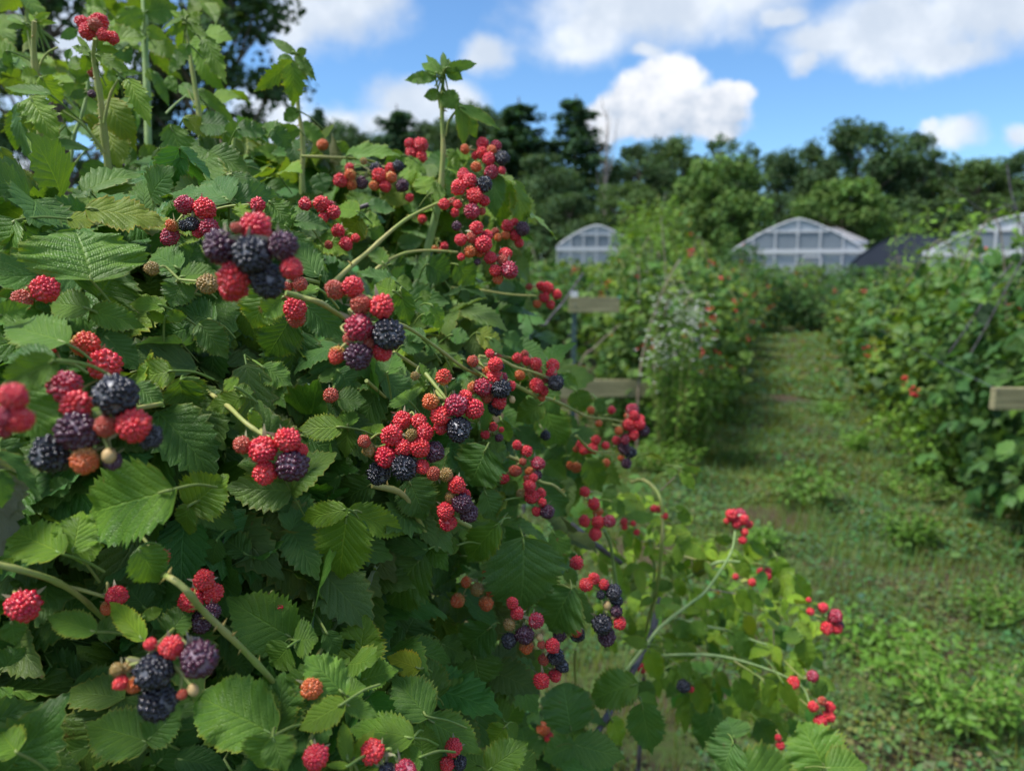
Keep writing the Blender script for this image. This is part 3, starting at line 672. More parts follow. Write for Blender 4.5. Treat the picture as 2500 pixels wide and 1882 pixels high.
for t, s0, nm in ((-3.3, 5.0, 'next row to the left'), (-5.7, 8.0, 'third row to the left'), (3.8, 8, 'next row to the right'), (6.2, 12, 'third row to the right')):
    for q in range(9):
        s = s0 + q * 1.75
        if t == -3.3 and q == 0: pass
        place_bush(s, t, kk, f'{ordn[q]} bush of the {nm}, half hidden behind nearer bushes', 'bushes in the farther rows', 1.35, .78, 3); kk += 1
for q, (x, d, sc_b, zs, lab) in enumerate([(1408, 30, 2.6, 1.15, 'tall rounded light green shrub right beside the first greenhouse'), (1590, 34, 2.0, .9, 'rounded green shrub covering the left corner of the wide greenhouse'),
        (1480, 26, 1.9, .85, 'round green shrub between the first and the wide greenhouse'), 
        (1640, 15.5, 1.25, .8, 'green shrub left of the far end of the path'), (1755, 15.5, 1.05, .72, 'low dark bush closing off the far end of the path on its right'), (1700, 17.5, 1.2, .74, 'rounded bush closing off the far end of the path in the middle'), (1985, 26, 1.2, .7, 'small shrub before the black tunnel')]):
    place_bush(q + 70, 1, (1, 3, 4, 3, 3, 1, 4)[q], lab, 'shrubs before the greenhouses', sc_b, zs, 3, loc=groundpt(x, d))
# bushes closing the far end of the field
for q in range(14):
    x = 1180 + q * 85; d = 23 + (q * 7 % 5) * 2.2
    place_bush(q + 40, 1, q, f'{ordn[q % 10] if q < 10 else ["eleventh","twelfth","thirteenth","fourteenth"][q-10]} bush from the left in the strip at the far end of the field', 'bushes at the far end of the field', 2.0, .54, 0, loc=groundpt(x, d))
# ------------------------------------------------------------ foreground plants: measured points
K = .28933
TILE = {'A': (0, 0, K), 'B': (640, 240, K), 'C': (0, 480, K), 'D': (640, 640, K), 'E': (0, 920, K), 'F': (640, 1040, K), 'G': (0, 1400, K),
        'H': (640, 1400, K), 'I': (1100, 800, K), 'J': (1180, 1240, K), 'K': (1560, 1160, K), 'L': (1100, 320, K),
        'M': (0, 0, .5651), 'N': (0, 941, .5651), 'O': (1250, 941, .5651)}
def src(t, x, y): a = TILE[t]; return a[0] + x * a[2], a[1] + y * a[2]
# (tile, depth, attach dx,dy or None, [(x, y, r, colour)] front first)
CL = [
('A',.56,(20,190),[(800,208,55,'r'),(735,270,66,'R'),(840,185,74,'R'),(697,190,56,'R'),(872,300,52,'R'),(950,322,50,'R')]),
('A',.62,(40,40),[(775,610,38,'r')]), ('A',.62,(20,40),[(775,795,32,'D')]),
('M',.242,(-40,-150),[(1090,1105,88,'B'),(950,1070,76,'D'),(1225,1062,64,'D'),(1105,985,67,'R'),(1010,1205,68,'R'),(1160,1215,75,'B'),(1005,1248,56,'R'),(1262,1160,46,'R'),(1020,985,24,'r')]),
('M',.40,(-20,-60),[(830,970,31,'B'),(740,975,28,'O'),(733,1022,38,'P'),(905,985,40,'P'),(797,885,42,'P'),(885,902,48,'R'),(855,1005,24,'R'),(1115,887,32,'R'),(795,977,24,'B')]),
('M',.34,(-10,40),[(900,1228,44,'G'),(655,1160,30,'G')]),
('M',.33,(-60,-30),[(198,1250,57,'R'),(95,1297,44,'r')]),
('M',.31,(-60,-70),[(372,1487,56,'Y'),(455,1578,68,'R'),(172,1495,62,'R')]),
('E',.243,(180,-160),[(985,155,172,'B'),(645,470,165,'D'),(640,240,128,'R'),(1130,410,138,'R'),(920,665,58,'C'),(890,420,88,'r'),(545,80,138,'P'),(1270,515,102,'B'),(425,660,168,'B'),(715,710,112,'O'),(950,715,75,'D')]),
('E',.200,(-200,-60),[(115,165,112,'R'),(15,345,85,'P'),(165,365,110,'R'),(30,440,80,'P')]),
('D',.292,(-90,-120),[(1070,612,140,'B'),(815,555,120,'P'),(810,800,118,'D'),(1015,380,106,'R'),(832,355,85,'r'),(765,205,92,'R'),(610,230,78,'r'),(630,785,74,'Y'),(1015,760,82,'R'),(890,690,60,'r'),(730,650,52,'r'),(780,275,48,'R')]),
('D',.33,(60,-120),[(275,395,98,'R'),(285,480,78,'r'),(215,205,40,'r'),(320,185,64,'r'),(250,60,90,'R')]),
('N',.305,(-60,-110),[(1263,350,69,'D'),(1135,280,60,'R'),(1245,235,53,'R'),(1145,380,50,'R'),(1045,258,39,'r'),(1303,278,30,'R')]),
('F',.385,(-100,-90),[(1200,355,112,'B'),(1042,265,98,'R'),(985,400,96,'B'),(1195,185,70,'R'),(1095,80,94,'R'),(1335,185,86,'R'),(1455,220,90,'D'),(1350,345,66,'R'),(1275,215,60,'D'),(1380,55,76,'R'),(1260,70,50,'G'),(858,130,56,'r'),(895,205,60,'G')]),
('D',.40,(-60,-60),[(1180,1335,80,'R'),(1325,1345,66,'R')]),
('F',.43,(40,60),[(1445,400,60,'r'),(1555,410,58,'G')]),
('D',.385,(-120,-130),[(1640,1210,98,'P'),(1505,1300,83,'R'),(1660,1415,103,'B'),(1790,1240,88,'R'),(1715,1130,56,'R'),(1418,1178,73,'O'),(1532,965,67,'Y'),(1510,1390,64,'R')]),
('D',.50,(-110,-150),[(2020,1075,80,'B'),(1860,1060,76,'P'),(1968,860,63,'R'),(1960,975,71,'R'),(2100,1045,42,'R'),(2005,1185,63,'R'),(1975,1225,68,'B'),(2110,1160,27,'C'),(1775,835,48,'r'),(1780,1060,52,'O'),(2030,970,40,'P'),(1900,920,40,'O'),(1895,1135,54,'r'),(2010,885,36,'B'),(1920,770,36,'R')]),
('F',.43,(60,60),[(1690,655,88,'D'),(1745,735,80,'D'),(1640,498,76,'R'),(1545,720,76,'R'),(1565,815,73,'R'),(1590,595,56,'G'),(1720,575,42,'R')]),
('I',.60,(-130,-30),[(890,470,68,'B'),(728,490,61,'R'),(852,393,53,'R'),(865,320,60,'R'),(785,530,43,'R'),(585,400,43,'O'),(720,300,52,'R'),(640,280,40,'R'),(562,255,40,'R'),(625,225,36,'r'),(770,590,33,'O'),(800,440,28,'r'),(740,370,36,'r'),(325,215,33,'R'),(400,240,30,'r')]),
('L',.64,(-60,40),[(440,230,61,'B'),(325,240,56,'R'),(265,185,51,'R'),(268,108,53,'R'),(350,160,40,'O'),(385,130,50,'P'),(345,350,60,'P'),(120,155,41,'O'),(215,305,46,'O'),(205,210,32,'R'),(435,335,32,'R')]),
('L',.58,(-80,70),[(290,450,66,'B'),(205,545,73,'R'),(165,415,61,'R'),(65,475,63,'R'),(110,375,56,'R'),(285,590,46,'R'),(180,680,70,'P'),(60,620,36,'R'),(35,690,36,'R'),(20,600,36,'r'),(265,680,34,'r')]),
('B',.57,(60,0),[(1535,895,46,'R')]),
('L',.565,(-70,30),[(280,955,73,'R'),(222,815,59,'R'),(85,920,52,'R'),(180,900,49,'r'),(160,1020,49,'O'),(310,880,46,'R'),(240,1020,46,'O'),(50,800,38,'D'),(88,1065,32,'R')]),
('L',.57,(-50,-60),[(500,1175,73,'P'),(335,1070,56,'R'),(378,1180,51,'R'),(440,1090,48,'r'),(465,1040,56,'R'),(400,1250,46,'O'),(225,1105,27,'D')]),
('L',.67,(-90,0),[(610,825,59,'D'),(480,800,49,'R'),(548,880,49,'R'),(540,770,34,'R'),(465,880,36,'O'),(400,900,34,'O'),(580,945,38,'R'),(375,850,33,'r')]),
('L',.84,(-80,-60),[(790,1405,46,'R'),(820,1325,50,'R'),(900,1380,42,'R'),(845,1465,38,'R'),(760,1305,36,'R'),(730,1460,36,'O'),(660,1315,30,'r')]),
('B',.66,(-40,-80),[(990,655,62,'R'),(655,695,59,'R'),(740,650,50,'O'),(755,730,45,'O'),(835,715,55,'D'),(965,600,57,'B'),(1090,670,48,'O'),(1040,745,53,'R'),(1185,740,56,'D'),(1150,575,46,'B'),(1085,590,43,'R'),(945,740,42,'O'),(735,585,36,'R'),(1245,840,36,'R'),(855,530,30,'G')]),
('B',.74,(0,70),[(1340,395,60,'R'),(1255,465,46,'R'),(1240,380,40,'R'),(1345,500,46,'R')]), ('B',.74,(0,60),[(510,395,46,'O')]), ('B',.7,(0,60),[(1710,435,1,'O')]),
('B',.53,(60,60),[(500,890,66,'R'),(360,895,55,'R'),(605,965,61,'R'),(520,1010,42,'R'),(580,900,36,'P')]),
('B',.56,(20,-60),[(640,1120,58,'R'),(710,1230,58,'R'),(560,1240,36,'r'),(790,1180,36,'R')]),
('B',.78,(0,-40),[(1540,1250,34,'R'),(1455,1270,26,'O'),(1500,1290,24,'R'),(1350,1020,36,'R')]),
('I',.60,(-60,-60),[(740,1145,57,'P'),(645,1040,48,'R'),(562,990,39,'R'),(545,1210,53,'r'),(450,1272,46,'R'),(665,1210,40,'O'),(735,1240,40,'D'),(610,1130,32,'r')]),
('I',.58,(-60,-40),[(665,1335,53,'R'),(685,1425,63,'R'),(760,1400,46,'R'),(595,1400,43,'G'),(818,1555,63,'D'),(728,1550,40,'R'),(700,1265,36,'R'),(775,1475,36,'R'),(650,1275,36,'r')]),
('I',.84,(-100,10),[(1500,820,49,'R'),(1595,815,49,'R'),(1550,740,42,'R'),(1535,690,50,'P'),(1545,905,46,'R'),(1630,870,46,'D'),(1475,940,40,'P'),(1420,870,36,'O'),(1490,740,26,'O'),(1605,765,32,'R')]),
('I',.85,(-90,20),[(1465,1015,51,'D'),(1515,1050,49,'B'),(1485,1145,43,'D'),(1400,950,37,'R'),(1440,1100,30,'O')]),
('I',.80,(60,30),[(1200,1020,44,'R'),(1125,1030,43,'R'),(1228,945,39,'R'),(1090,985,34,'R'),(1060,1025,26,'O'),(1310,995,34,'R')]),
('I',.8,(-20,40),[(1250,805,31,'O')]), ('I',.8,(-30,40),[(1185,695,33,'O')]), ('I',.8,(-30,40),[(1360,695,33,'R')]), ('I',.82,(-30,40),[(1315,1140,36,'O'),(1060,1180,44,'O'),(1010,1160,36,'O')]), ('I',.7,(-30,-60),[(800,910,42,'B')]),
('I',.55,(-40,40),[(360,835,38,'R'),(290,900,38,'R'),(410,930,34,'D'),(430,860,24,'R')]),
('I',.73,(-60,-40),[(1210,1485,51,'R'),(1130,1382,43,'R'),(1245,1555,46,'O')]),
('J',.72,(0,-60),[(850,110,49,'R'),(970,120,51,'R'),(1065,110,54,'P'),(945,220,53,'R')]),
('J',.60,(-60,-30),[(788,465,60,'R')]),
('J',.56,(-60,-60),[(865,648,56,'R'),(935,595,50,'R'),(1100,710,70,'B'),(1020,645,43,'R'),(1125,775,52,'B'),(1045,820,33,'C'),(990,735,36,'B')]),
('J',.56,(-40,-80),[(1000,985,88,'B'),(1155,975,54,'R'),(1040,1090,77,'D'),(1125,870,50,'D'),(1095,915,22,'C')]),
('J',.50,(-20,-80),[(450,950,66,'P'),(350,1075,77,'D'),(215,1120,66,'B'),(285,885,55,'R'),(245,800,48,'R'),(215,985,52,'G'),(365,1170,62,'O'),(475,1090,30,'C')]),
('J',.50,(-60,-60),[(490,1150,36,'r'),(585,1160,62,'R'),(615,1255,72,'B'),(665,1330,56,'B'),(510,1280,50,'r'),(488,1460,69,'R'),(605,1410,59,'R')]),
('J',.58,(0,-60),[(640,1075,60,'D'),(785,1040,46,'R'),(800,1070,64,'B')]),
('F',.55,(60,-60),[(1815,1380,57,'G'),(1905,1240,46,'O'),(1890,1495,62,'O'),(1650,1470,62,'O'),(1930,1395,44,'O'),(1720,1315,46,'O')]),
('K',.95,(30,130),[(780,335,50,'R'),(820,410,38,'R'),(885,375,46,'R'),(850,330,52,'P'),(930,415,32,'R'),(890,480,33,'R'),(875,548,34,'R'),(740,385,26,'R')]),
('K',.9,(-80,-10),[(1660,1190,58,'P'),(1585,1290,50,'R'),(1670,1295,46,'R'),(1555,1115,40,'R'),(1620,1215,32,'R'),(1445,1150,32,'R'),(1695,1265,36,'D'),(1430,1050,22,'R')]),
('K',1.0,(0,-50),[(1085,850,36,'R'),(1090,810,30,'R'),(1025,810,30,'R'),(955,905,32,'R'),(1010,905,30,'D')]), ('K',1.0,(0,-50),[(815,855,26,'R')]),
('K',.9,(40,0),[(125,280,30,'R'),(165,285,32,'R'),(215,345,30,'R')]), ('J',.95,(0,-30),[(1185,115,30,'R'),(1265,130,24,'R'),(1190,160,26,'R'),(1295,205,26,'R')]),
('O',.82,(-30,-30),[(1300,1255,24,'P'),(1215,1285,26,'R')]),
('O',.80,(-40,0),[(1332,1450,27,'R'),(1370,1428,24,'R'),(1375,1388,22,'R'),(1300,1385,22,'R'),(1340,1360,18,'r')]),
('O',.85,(0,-30),[(740,1300,30,'B'),(770,1308,18,'R')]), ('O',.8,(0,-30),[(1160,1555,18,'R'),(1150,1520,14,'R')]), ('O',.75,(-20,-20),[(135,1480,28,'O'),(160,1520,22,'R')]), ('O',.9,(0,-20),[(560,1220,20,'R'),(580,1290,16,'R')]),
('G',.285,(-60,-160),[(200,275,128,'R')]), ('G',.31,(-40,-120),[(985,190,86,'R'),(905,290,58,'O')]),
('G',.33,(-120,-20),[(1720,50,90,'R'),(1797,165,88,'R'),(1610,225,102,'R'),(1790,325,76,'D'),(1700,410,96,'D')]), ('E',.33,(-60,-20),[(1355,1530,80,'r')]),
('G',.252,(-60,-170),[(1300,830,158,'B'),(1335,1090,160,'B'),(1690,720,155,'D'),(1450,620,97,'R'),(1650,610,80,'B'),(1270,595,50,'R'),(1020,920,62,'R'),(1125,940,76,'O'),(985,810,58,'G'),(1060,800,52,'G'),(1630,980,45,'C'),(1540,1020,42,'r')]),
('H',.30,(-40,-110),[(418,970,90,'O')]), ('H',.28,(-60,-120),[(455,1550,107,'R')]), ('H',.30,(-60,-60),[(925,1500,102,'R'),(1215,1665,92,'P'),(1060,1690,84,'B')]),
('H',.42,(-10,-80),[(1615,1465,76,'R'),(1560,1610,62,'R'),(1665,1600,62,'B')]), ('H',.36,(-20,-40),[(155,270,46,'R'),(30,215,36,'R')]),
('D',.40,(-40,-20),[(580,1125,64,'r')]), ('D',.42,(60,20),[(1290,960,38,'G')]),
]
# ---- depth of the front of the bush, interpolated from the berries (nearer berries look bigger)
dp = []
for t, d, a, bs in CL:
    x, y = src(t, np.mean([q[0] for q in bs]), np.mean([q[1] for q in bs])); dp.append((x, y, d + .01))
dp += [(0,1882,.27),(600,1882,.29),(1250,1850,.42),(900,1700,.33),(250,1250,.31),(300,620,.33),(0,500,.36),(500,420,.42),(650,560,.40),(0,250,.5),(0,60,.55),(400,80,.6),
       (1500,1850,.55),(1800,1850,.62),(2050,1850,.62),(1600,1450,.85),(1100,700,.55),(850,850,.36),(600,900,.34),(980,1300,.42),(1180,1500,.47),(1100,360,.62),(1480,1750,.6),(300,1350,.34),(750,1350,.36),(1900,1300,.95)]
dp = np.array(dp)
def front(x, y):
    w_ = 1 / (((dp[:, 0] - x) ** 2 + (dp[:, 1] - y) ** 2) + 900) ** 1.6
    return float((w_ * dp[:, 2]).sum() / w_.sum())

# ---- the three plants
BUSH = empty('raspberry_bush', (-.55, .75, 0)); tag(BUSH, 'big leafy black raspberry bush in front, loaded with red and black berries', 'bush')
SHOOT = empty('raspberry_bush', (-.55, 1.25, 0)); tag(SHOOT, 'upright pale green raspberry shoots rising against the sky at upper left', 'bush')
SPARSE = empty('raspberry_bush', (.2, 1.15, 0)); tag(SPARSE, 'thin open raspberry plant with pale arching stems leaning over the path', 'bush')
HOLD = {id(b): np.array(b.location) for b in (BUSH, SHOOT, SPARSE)}
def build_on(mb, name, mats, plant, smooth=True):
    o = mb.build(name, mats, plant, smooth); o.location = -np.array(plant.location) if plant.type == 'EMPTY' else (0, 0, 0); return o

# ---- berries
def ico(sub):
    import bmesh
    bm = bmesh.new(); bmesh.ops.create_icosphere(bm, subdivisions=sub, radius=1); bm.verts.ensure_lookup_table()
    v = np.array([q.co[:] for q in bm.verts]); f = np.array([[q.index for q in t.verts] for t in bm.faces]); bm.free(); return v, f
IC2, IC1 = ico(2), ico(1)
def berry_mesh(name, mat, seed, N, ic, elong=1.0, jit=.05, dr=.285):
    r = np.random.default_rng(seed); mb = MB(); gold = math.pi * (3 - 5 ** .5)
    core_v, core_f = ic
    mb.add(core_v * [.83, .83, .83 * elong], core_f, None, (0, .5, .5), 0)
    for k in range(N):
        z = 1 - 2 * (k + .5) / N
        if z < -.86: continue
        rr = math.sqrt(1 - z * z); a = gold * k + r.normal(0, jit); d = norm(np.array([rr * math.cos(a), rr * math.sin(a), z]) + r.normal(0, jit * .6, 3))
        if r.random() < .03: continue
        taper = (1 - .22 * max(0, d[2])) * (1 + .13 * mnoise.noise(Vector((d[0] * 1.6 + seed, d[1] * 1.6, d[2] * 1.6)))); c = d * [.82 * taper, .82 * taper, .82 * elong]
        s = dr * r.uniform(.78, 1.2) * (1 - .12 * max(0, d[2])); v = core_v * s * [1, 1, 1]
        h = (core_v @ d) ; v = v + c
        if N > 75 and r.random() < .8:                       # dried style left on the drupelet
            e = norm(d + r.normal(0, .5, 3)); sd = norm(np.cross(e, r.normal(size=3))) * .012; q0 = c + d * s * 1.05
            mb.add([q0 - sd, q0 + sd, q0 + e * .16 + d * .05], [[0, 1, 2]], None, (0, .5, .9), 0)
        # elongated slightly outwards
        v = v + np.outer(np.clip(h, 0, 1) * s * .30, d)
        t = np.stack([np.clip(h, 0, 1), np.full(len(v), r.random()), v[:, 2] / elong * .5 + .5], 1)
        mb.add(v, core_f, None, t, 0)
    return mb.mesh(name, mat)
ALLM = {}
def berry_proto(col, lod, var):
    key = (col, lod, var)
    if key in ALLM: return ALLM[key]
    if col == 'C':
        v, f = ico(3); mb = MB(); v = v * [1, 1, 1.25]; v = v * (1 + .04 * np.sin(v[:, :1] * 14) * np.sin(v[:, 1:2] * 13)); mb.add(v, f, None, (1, 1, 1)); me = mb.mesh('receptacle', BM['C'])
    else:
        el = (1.0, 1.12, .95, 1.2)[var]; N = (88, 98, 80, 104)[var] if lod else (60, 66, 56, 70)[var]
        if col in 'GrO': N += 20
        me = berry_mesh('berry', BM[col], var * 7 + ord(col), N, IC2 if lod else IC1, el, .05, (.62 if lod else .70) * .82 * math.sqrt(12.57 / N))
    ALLM[key] = me; return me
from mathutils import Matrix
def frame_quat(zdir, roll):
    z = Vector(zdir).normalized(); q = z.to_track_quat('Z', 'Y'); return q @ Matrix.Rotation(roll, 3, 'Z').to_quaternion()
cut = lambda x, y: 'K' if (x > 1560 and y > 1100) or (x > 1450 and y > 1250) else ('A' if y < 250 else 'M')
PL = {'K': SPARSE, 'A': SHOOT, 'M': BUSH}
def sepals(mb, p, ax, s, r, n_=5):
    e1 = norm(np.cross(ax, [.3, .2, .9])); e2 = np.cross(ax, e1)
    for k in range(n_):
        a = k * 2 * math.pi / n_ + r.uniform(-.2, .2); o = e1 * math.cos(a) + e2 * math.sin(a); sd = np.cross(ax, o)
        L = s * r.uniform(1.0, 1.5); up_ = r.uniform(-.9, .5)
        q = [p, p + o * L * .4 + ax * .1 * L * up_ , p + o * L * .8 + ax * L * .35 * up_, p + o * L * 1.1 + ax * L * .6 * up_]
        wd = [.10 * L, .17 * L, .09 * L, .01 * L]
        v = np.array([c + sd * ww * sg for c, ww in zip(q, wd) for sg in (-1, 1)])
        mb.add(v, [[0, 1, 3, 2], [2, 3, 5, 4], [4, 5, 7, 6]], None, (1, 1, 1), 1)
bi = 0; BPX = []
for ci, (t, d0, att, bs) in enumerate(CL):
    r = np.random.default_rng(900 + ci); items = []
    for (x, y, rad, colr) in bs:
        if rad < 2: continue
        sx, sy = src(t, x, y); rp = rad * TILE[t][2]; rr = rp * d0 / FPX
        if colr == 'O' and rr < .002: colr = 'O'
        d = d0 + r.uniform(0, .001)
        for (qx, qy, qd, qr, _) in items:
            dd = math.hypot(sx - qx, sy - qy) * d0 / FPX; need = (.90 * (rr + qr)) ** 2 - dd * dd
            if need > 0: d = max(d, qd + math.sqrt(need) * (.9 if rr > .002 else .6))
        items.append((sx, sy, d, rr * (d / d0), colr))
    if not items: continue
    cx = np.mean([i[0] for i in items]); cy = np.mean([i[1] for i in items]); R0 = max(i[3] for i in items)
    plant = PL[cut(cx, cy)]
    k = TILE[t][2]
    conv = P(cx + att[0] * k * .35, cy + att[1] * k * .35, max(i[2] for i in items) * .5 + d0 * .5 + R0 * (1.2 if len(items) > 1 else 1.6))
    root = P(cx + att[0] * k, cy + att[1] * k, d0 + .035 + R0)
    st = MB(); tube(st, [root + (root - conv) * .6 + fwd * .03, root, conv], .0011, .0009, 6, (1, 1, 1), 0)
    if len(items) == 1: conv = (conv + root) / 2
    berries = []
    BPX.extend((i[0], i[1], i[2], i[3] / i[2] * FPX) for i in items)
    for (sx, sy, d, rr, colr) in items:
        c = P(sx, sy, d); ax = norm(norm(c - conv) + .25 * norm(CAM - c) + np.array([0, 0, -.35]) + r.normal(size=3) * .12)
        if colr == 'C': ax = norm(ax + [0, 0, -1])
        base = c - ax * rr * .85; mid = (conv + base) / 2 + r.normal(size=3) * .002 + [0, 0, .002]
        tube(st, [conv, mid, base], .0007 if rr > .003 else .0005, .0006, 5, (1, 1, 1), 0, smooth=4)
        sepals(st, base, ax, rr * .95, r)
        lod = rr / d * FPX > 15
        me = berry_proto(colr, lod, int(r.integers(0, 4)))
        o = bpy.data.objects.new('berry' if colr != 'C' else 'bare_receptacle', me); link(o)
        o.scale = (rr * r.uniform(.97, 1.05),) * 2 + (rr * r.uniform(.93, 1.05),)
        o.rotation_mode = 'QUATERNION'; o.rotation_quaternion = frame_quat(ax, r.uniform(0, 6.28)); o.location = c
        berries.append(o)
    so = build_on(st, 'fruiting_stem', [M_STEM, M_SEPAL], plant)
    for o in berries:
        o.parent = so
        # berry locations are world points; the stem mesh also holds world points with its plant's offset undone
    bi += len(berries)
BPX = np.array(BPX); print('berries', bi)

# ---- canes: (tile, radius m, material, taper, depths, points)
CANES = [
('N',.0012,0,.9,[.27,.28,.30,.33],[(-40,765),(120,805),(250,850),(350,915),(440,1000)]),
('G',.0009,0,.8,[.30,.31],[(560,110),(700,140),(900,200)]),
('N',.00135,0,.9,[.62,.45,.30,.28,.29,.30,.31,.32,.34],[(460,735),(600,785),(700,815),(790,870),(880,975),(1000,1090),(1090,1180),(1185,1285),(1260,1400)]),
('N',.0012,0,.8,[.40,.34,.33],[(780,-80),(860,0),(980,85),(1060,160),(1140,215),(1210,235)]),
('N',.0008,0,.9,[.33,.32],[(560,615),(620,660),(660,720)]),
('D',.0012,0,.8,[.31,.32,.40,.47,.52],[(200,260),(340,300),(500,350),(720,480),(960,520),(1200,540),(1500,740),(1700,890),(1900,980)]),
('D',.0012,0,.8,[.42,.45],[(880,1000),(1040,1140)]), ('D',.0012,0,.8,[.46,.5],[(1110,760),(1300,880),(1420,960)]),
('D',.0012,0,.7,[.40,.39],[(1380,940),(1460,1040),(1560,1160)]), ('D',.0010,0,.7,[.5,.5],[(1780,900),(1900,980)]),
('B',.0019,0,.55,[.5,.55,.6],[(560,1600),(640,1520),(780,1390),(900,1290),(1100,1110),(1250,1000),(1450,900),(1600,850)]),
('B',.0015,0,.7,[.6,.62,.66],[(900,1500),(1040,1385),(1200,1310),(1400,1285),(1650,1300)]),
('B',.0014,0,.8,[.68,.70],[(330,490),(600,500),(850,515),(1000,560)]),
('L',.0012,0,.8,[.8,.82],[(0,1320),(270,1345),(500,1380),(730,1390)]),
('I',.0013,0,.7,[.56,.6],[(240,240),(420,270),(540,330),(680,370),(800,410)]),
('I',.0017,0,.6,[.54,.62,.78,.86],[(430,430),(540,480),(720,575),(860,610),(1050,700),(1150,750),(1400,780),(1480,830)]),
('I',.0015,0,.7,[.7,.84],[(1060,910),(1200,1040),(1390,1045)]),
('F',.0018,0,.9,[.43,.45,.5],[(930,500),(1200,590),(1400,950),(1500,1030)]),('F',.0015,0,.9,[.44,.45],[(1560,750),(1640,790),(1760,850)]),
('I',.0013,0,.8,[.6,.62],[(380,1255),(440,1320),(450,1420)]), ('I',.0015,0,.8,[.62,.65],[(480,1080),(620,1150),(740,1290),(870,1330),(970,1420)]),
('K',.0023,0,.9,[1.0,.9,.9,1.1],[(-60,60),(30,40),(120,100),(180,200),(200,370),(190,600),(150,950),(60,1300),(40,1700)]),
('K',.0018,0,.7,[1.05,1.0,.98],[(150,620),(210,630),(400,690),(600,740)]), ('K',.0016,0,.7,[1.0,1.0],[(960,740),(1060,760),(1130,790)]),
('K',.0024,1,.7,[1.0,.97,.97],[(300,940),(470,830),(650,740),(740,725),(850,730)]),
('K',.0023,1,.5,[.85,.88,.93,.96],[(-260,1900),(-100,1640),(60,1430),(180,1280),(420,1090),(540,1000),(650,860),(740,720),(790,610),(810,480),(812,420)]),
('K',.0019,1,.7,[.95,.93,.92],[(300,1215),(360,1220),(600,1280),(750,1310),(960,1390),(1080,1430)]),
('O',.0021,1,.5,[.9,.86,.84,.82],[(600,1180),(660,1165),(870,1165),(1060,1210),(1240,1290),(1290,1380)]),
('O',.0012,0,.7,[.83,.82],[(960,1190),(1040,1240),(1090,1270)]),
('K',.0020,1,.9,[1.0,1.1],[(90,540),(100,650),(130,780),(110,1050),(100,1300)]),
('J',.0018,1,.9,[.72,.9],[(1020,190),(1070,300),(1110,560),(1150,800)]), ('J',.0014,0,.9,[.7,.8],[(780,1190),(770,1320),(780,1480),(790,1640)]),
('O',.0037,2,.8,[.95,.85,.75],[(640,920),(600,1080),(540,1200),(440,1380),(360,1510),(240,1700)]),
('O',.0035,2,.8,[1.0,.9,.95],[(260,600),(320,650),(380,700),(470,765)]),
('J',.0022,3,.9,[.6,.62],[(30,1220),(150,1300),(320,1450)]),
('K',.0008,3,.8,[1.0,1.0],[(230,1000),(190,1260)]), ('K',.0008,3,.8,[1.0,1.0],[(590,1080),(540,1230)]), ('K',.0009,3,.8,[.93,.93],[(590,960),(820,1000)]), ('K',.0008,3,.8,[1.0,1.0],[(440,620),(450,800)]),
('K',.0008,3,.8,[.9,.9],[(180,130),(310,10)]), ('K',.0008,3,.8,[.9,.9],[(1135,1300),(1140,1430)]),
]
SH = [
('A',.0034,0,.45,[.62,.6,.58],[(345,1700),(350,1400),(340,1060),(300,650),(285,380),(290,180)]),
('A',.0034,0,.35,[.60,.57,.55],[(950,1750),(925,1500),(880,1150),(850,850),(800,560),(790,430),(800,330)]),
('A',.0045,1,.7,[.85,.85],[(1260,1500),(1250,1180),(1240,800),(1225,400),(1215,0),(1190,-200)]),
('A',.0032,0,.4,[.68,.66,.66],[(1760,1800),(1715,1500),(1690,1050),(1640,700),(1590,400),(1550,170)]),
('A',.0020,1,.6,[.65,.65],[(530,1600),(590,1400),(625,1150),(690,980),(735,780),(745,600)]),
('A',.0012,0,.7,[.58,.56],[(880,1290),(780,1150),(680,1040),(530,940)]), ('A',.0012,0,.7,[.57,.56],[(880,1040),(905,900),(940,780),(1000,670)]),
('A',.0010,0,.7,[.60,.60],[(320,640),(340,540),(400,450),(490,400)]), ('A',.0010,0,.7,[.60,.6],[(275,520),(255,400),(230,260)]), ('A',.0010,1,.7,[.64,.64],[(610,1410),(730,1260)]),
('A',.0010,0,.7,[.62,.62],[(370,1330),(450,1180),(560,1050)]), ('A',.0010,1,.7,[.66,.68],[(1400,960),(1480,880),(1580,800)]), ('A',.0009,0,.7,[.66,.66],[(1650,900),(1610,820),(1590,760)]),
('M',.0028,0,.4,[.70,.68],[(1310,900),(1305,760),(1308,600),(1290,480),(1280,330),(1278,225)]),
('M',.0027,0,.5,[.66,.64],[(1900,860),(1908,760),(1915,650),(1910,520),(1912,400),(1918,290)]), ('M',.0009,0,.8,[.65,.64],[(1925,590),(1940,520),(1978,470)]), ('M',.0009,0,.8,[.65,.64],[(1900,470),(1890,380),(1880,330)]),
('A',.0012,3,.8,[.62,.62],[(1860,1180),(1900,1320),(1920,1480)]), ('A',.0016,0,.8,[.60,.60],[(1980,1100),(1960,1300),(1940,1480)]), ('A',.0012,0,.8,[.5,.5],[(1850,1500),(1960,1470)]),
]
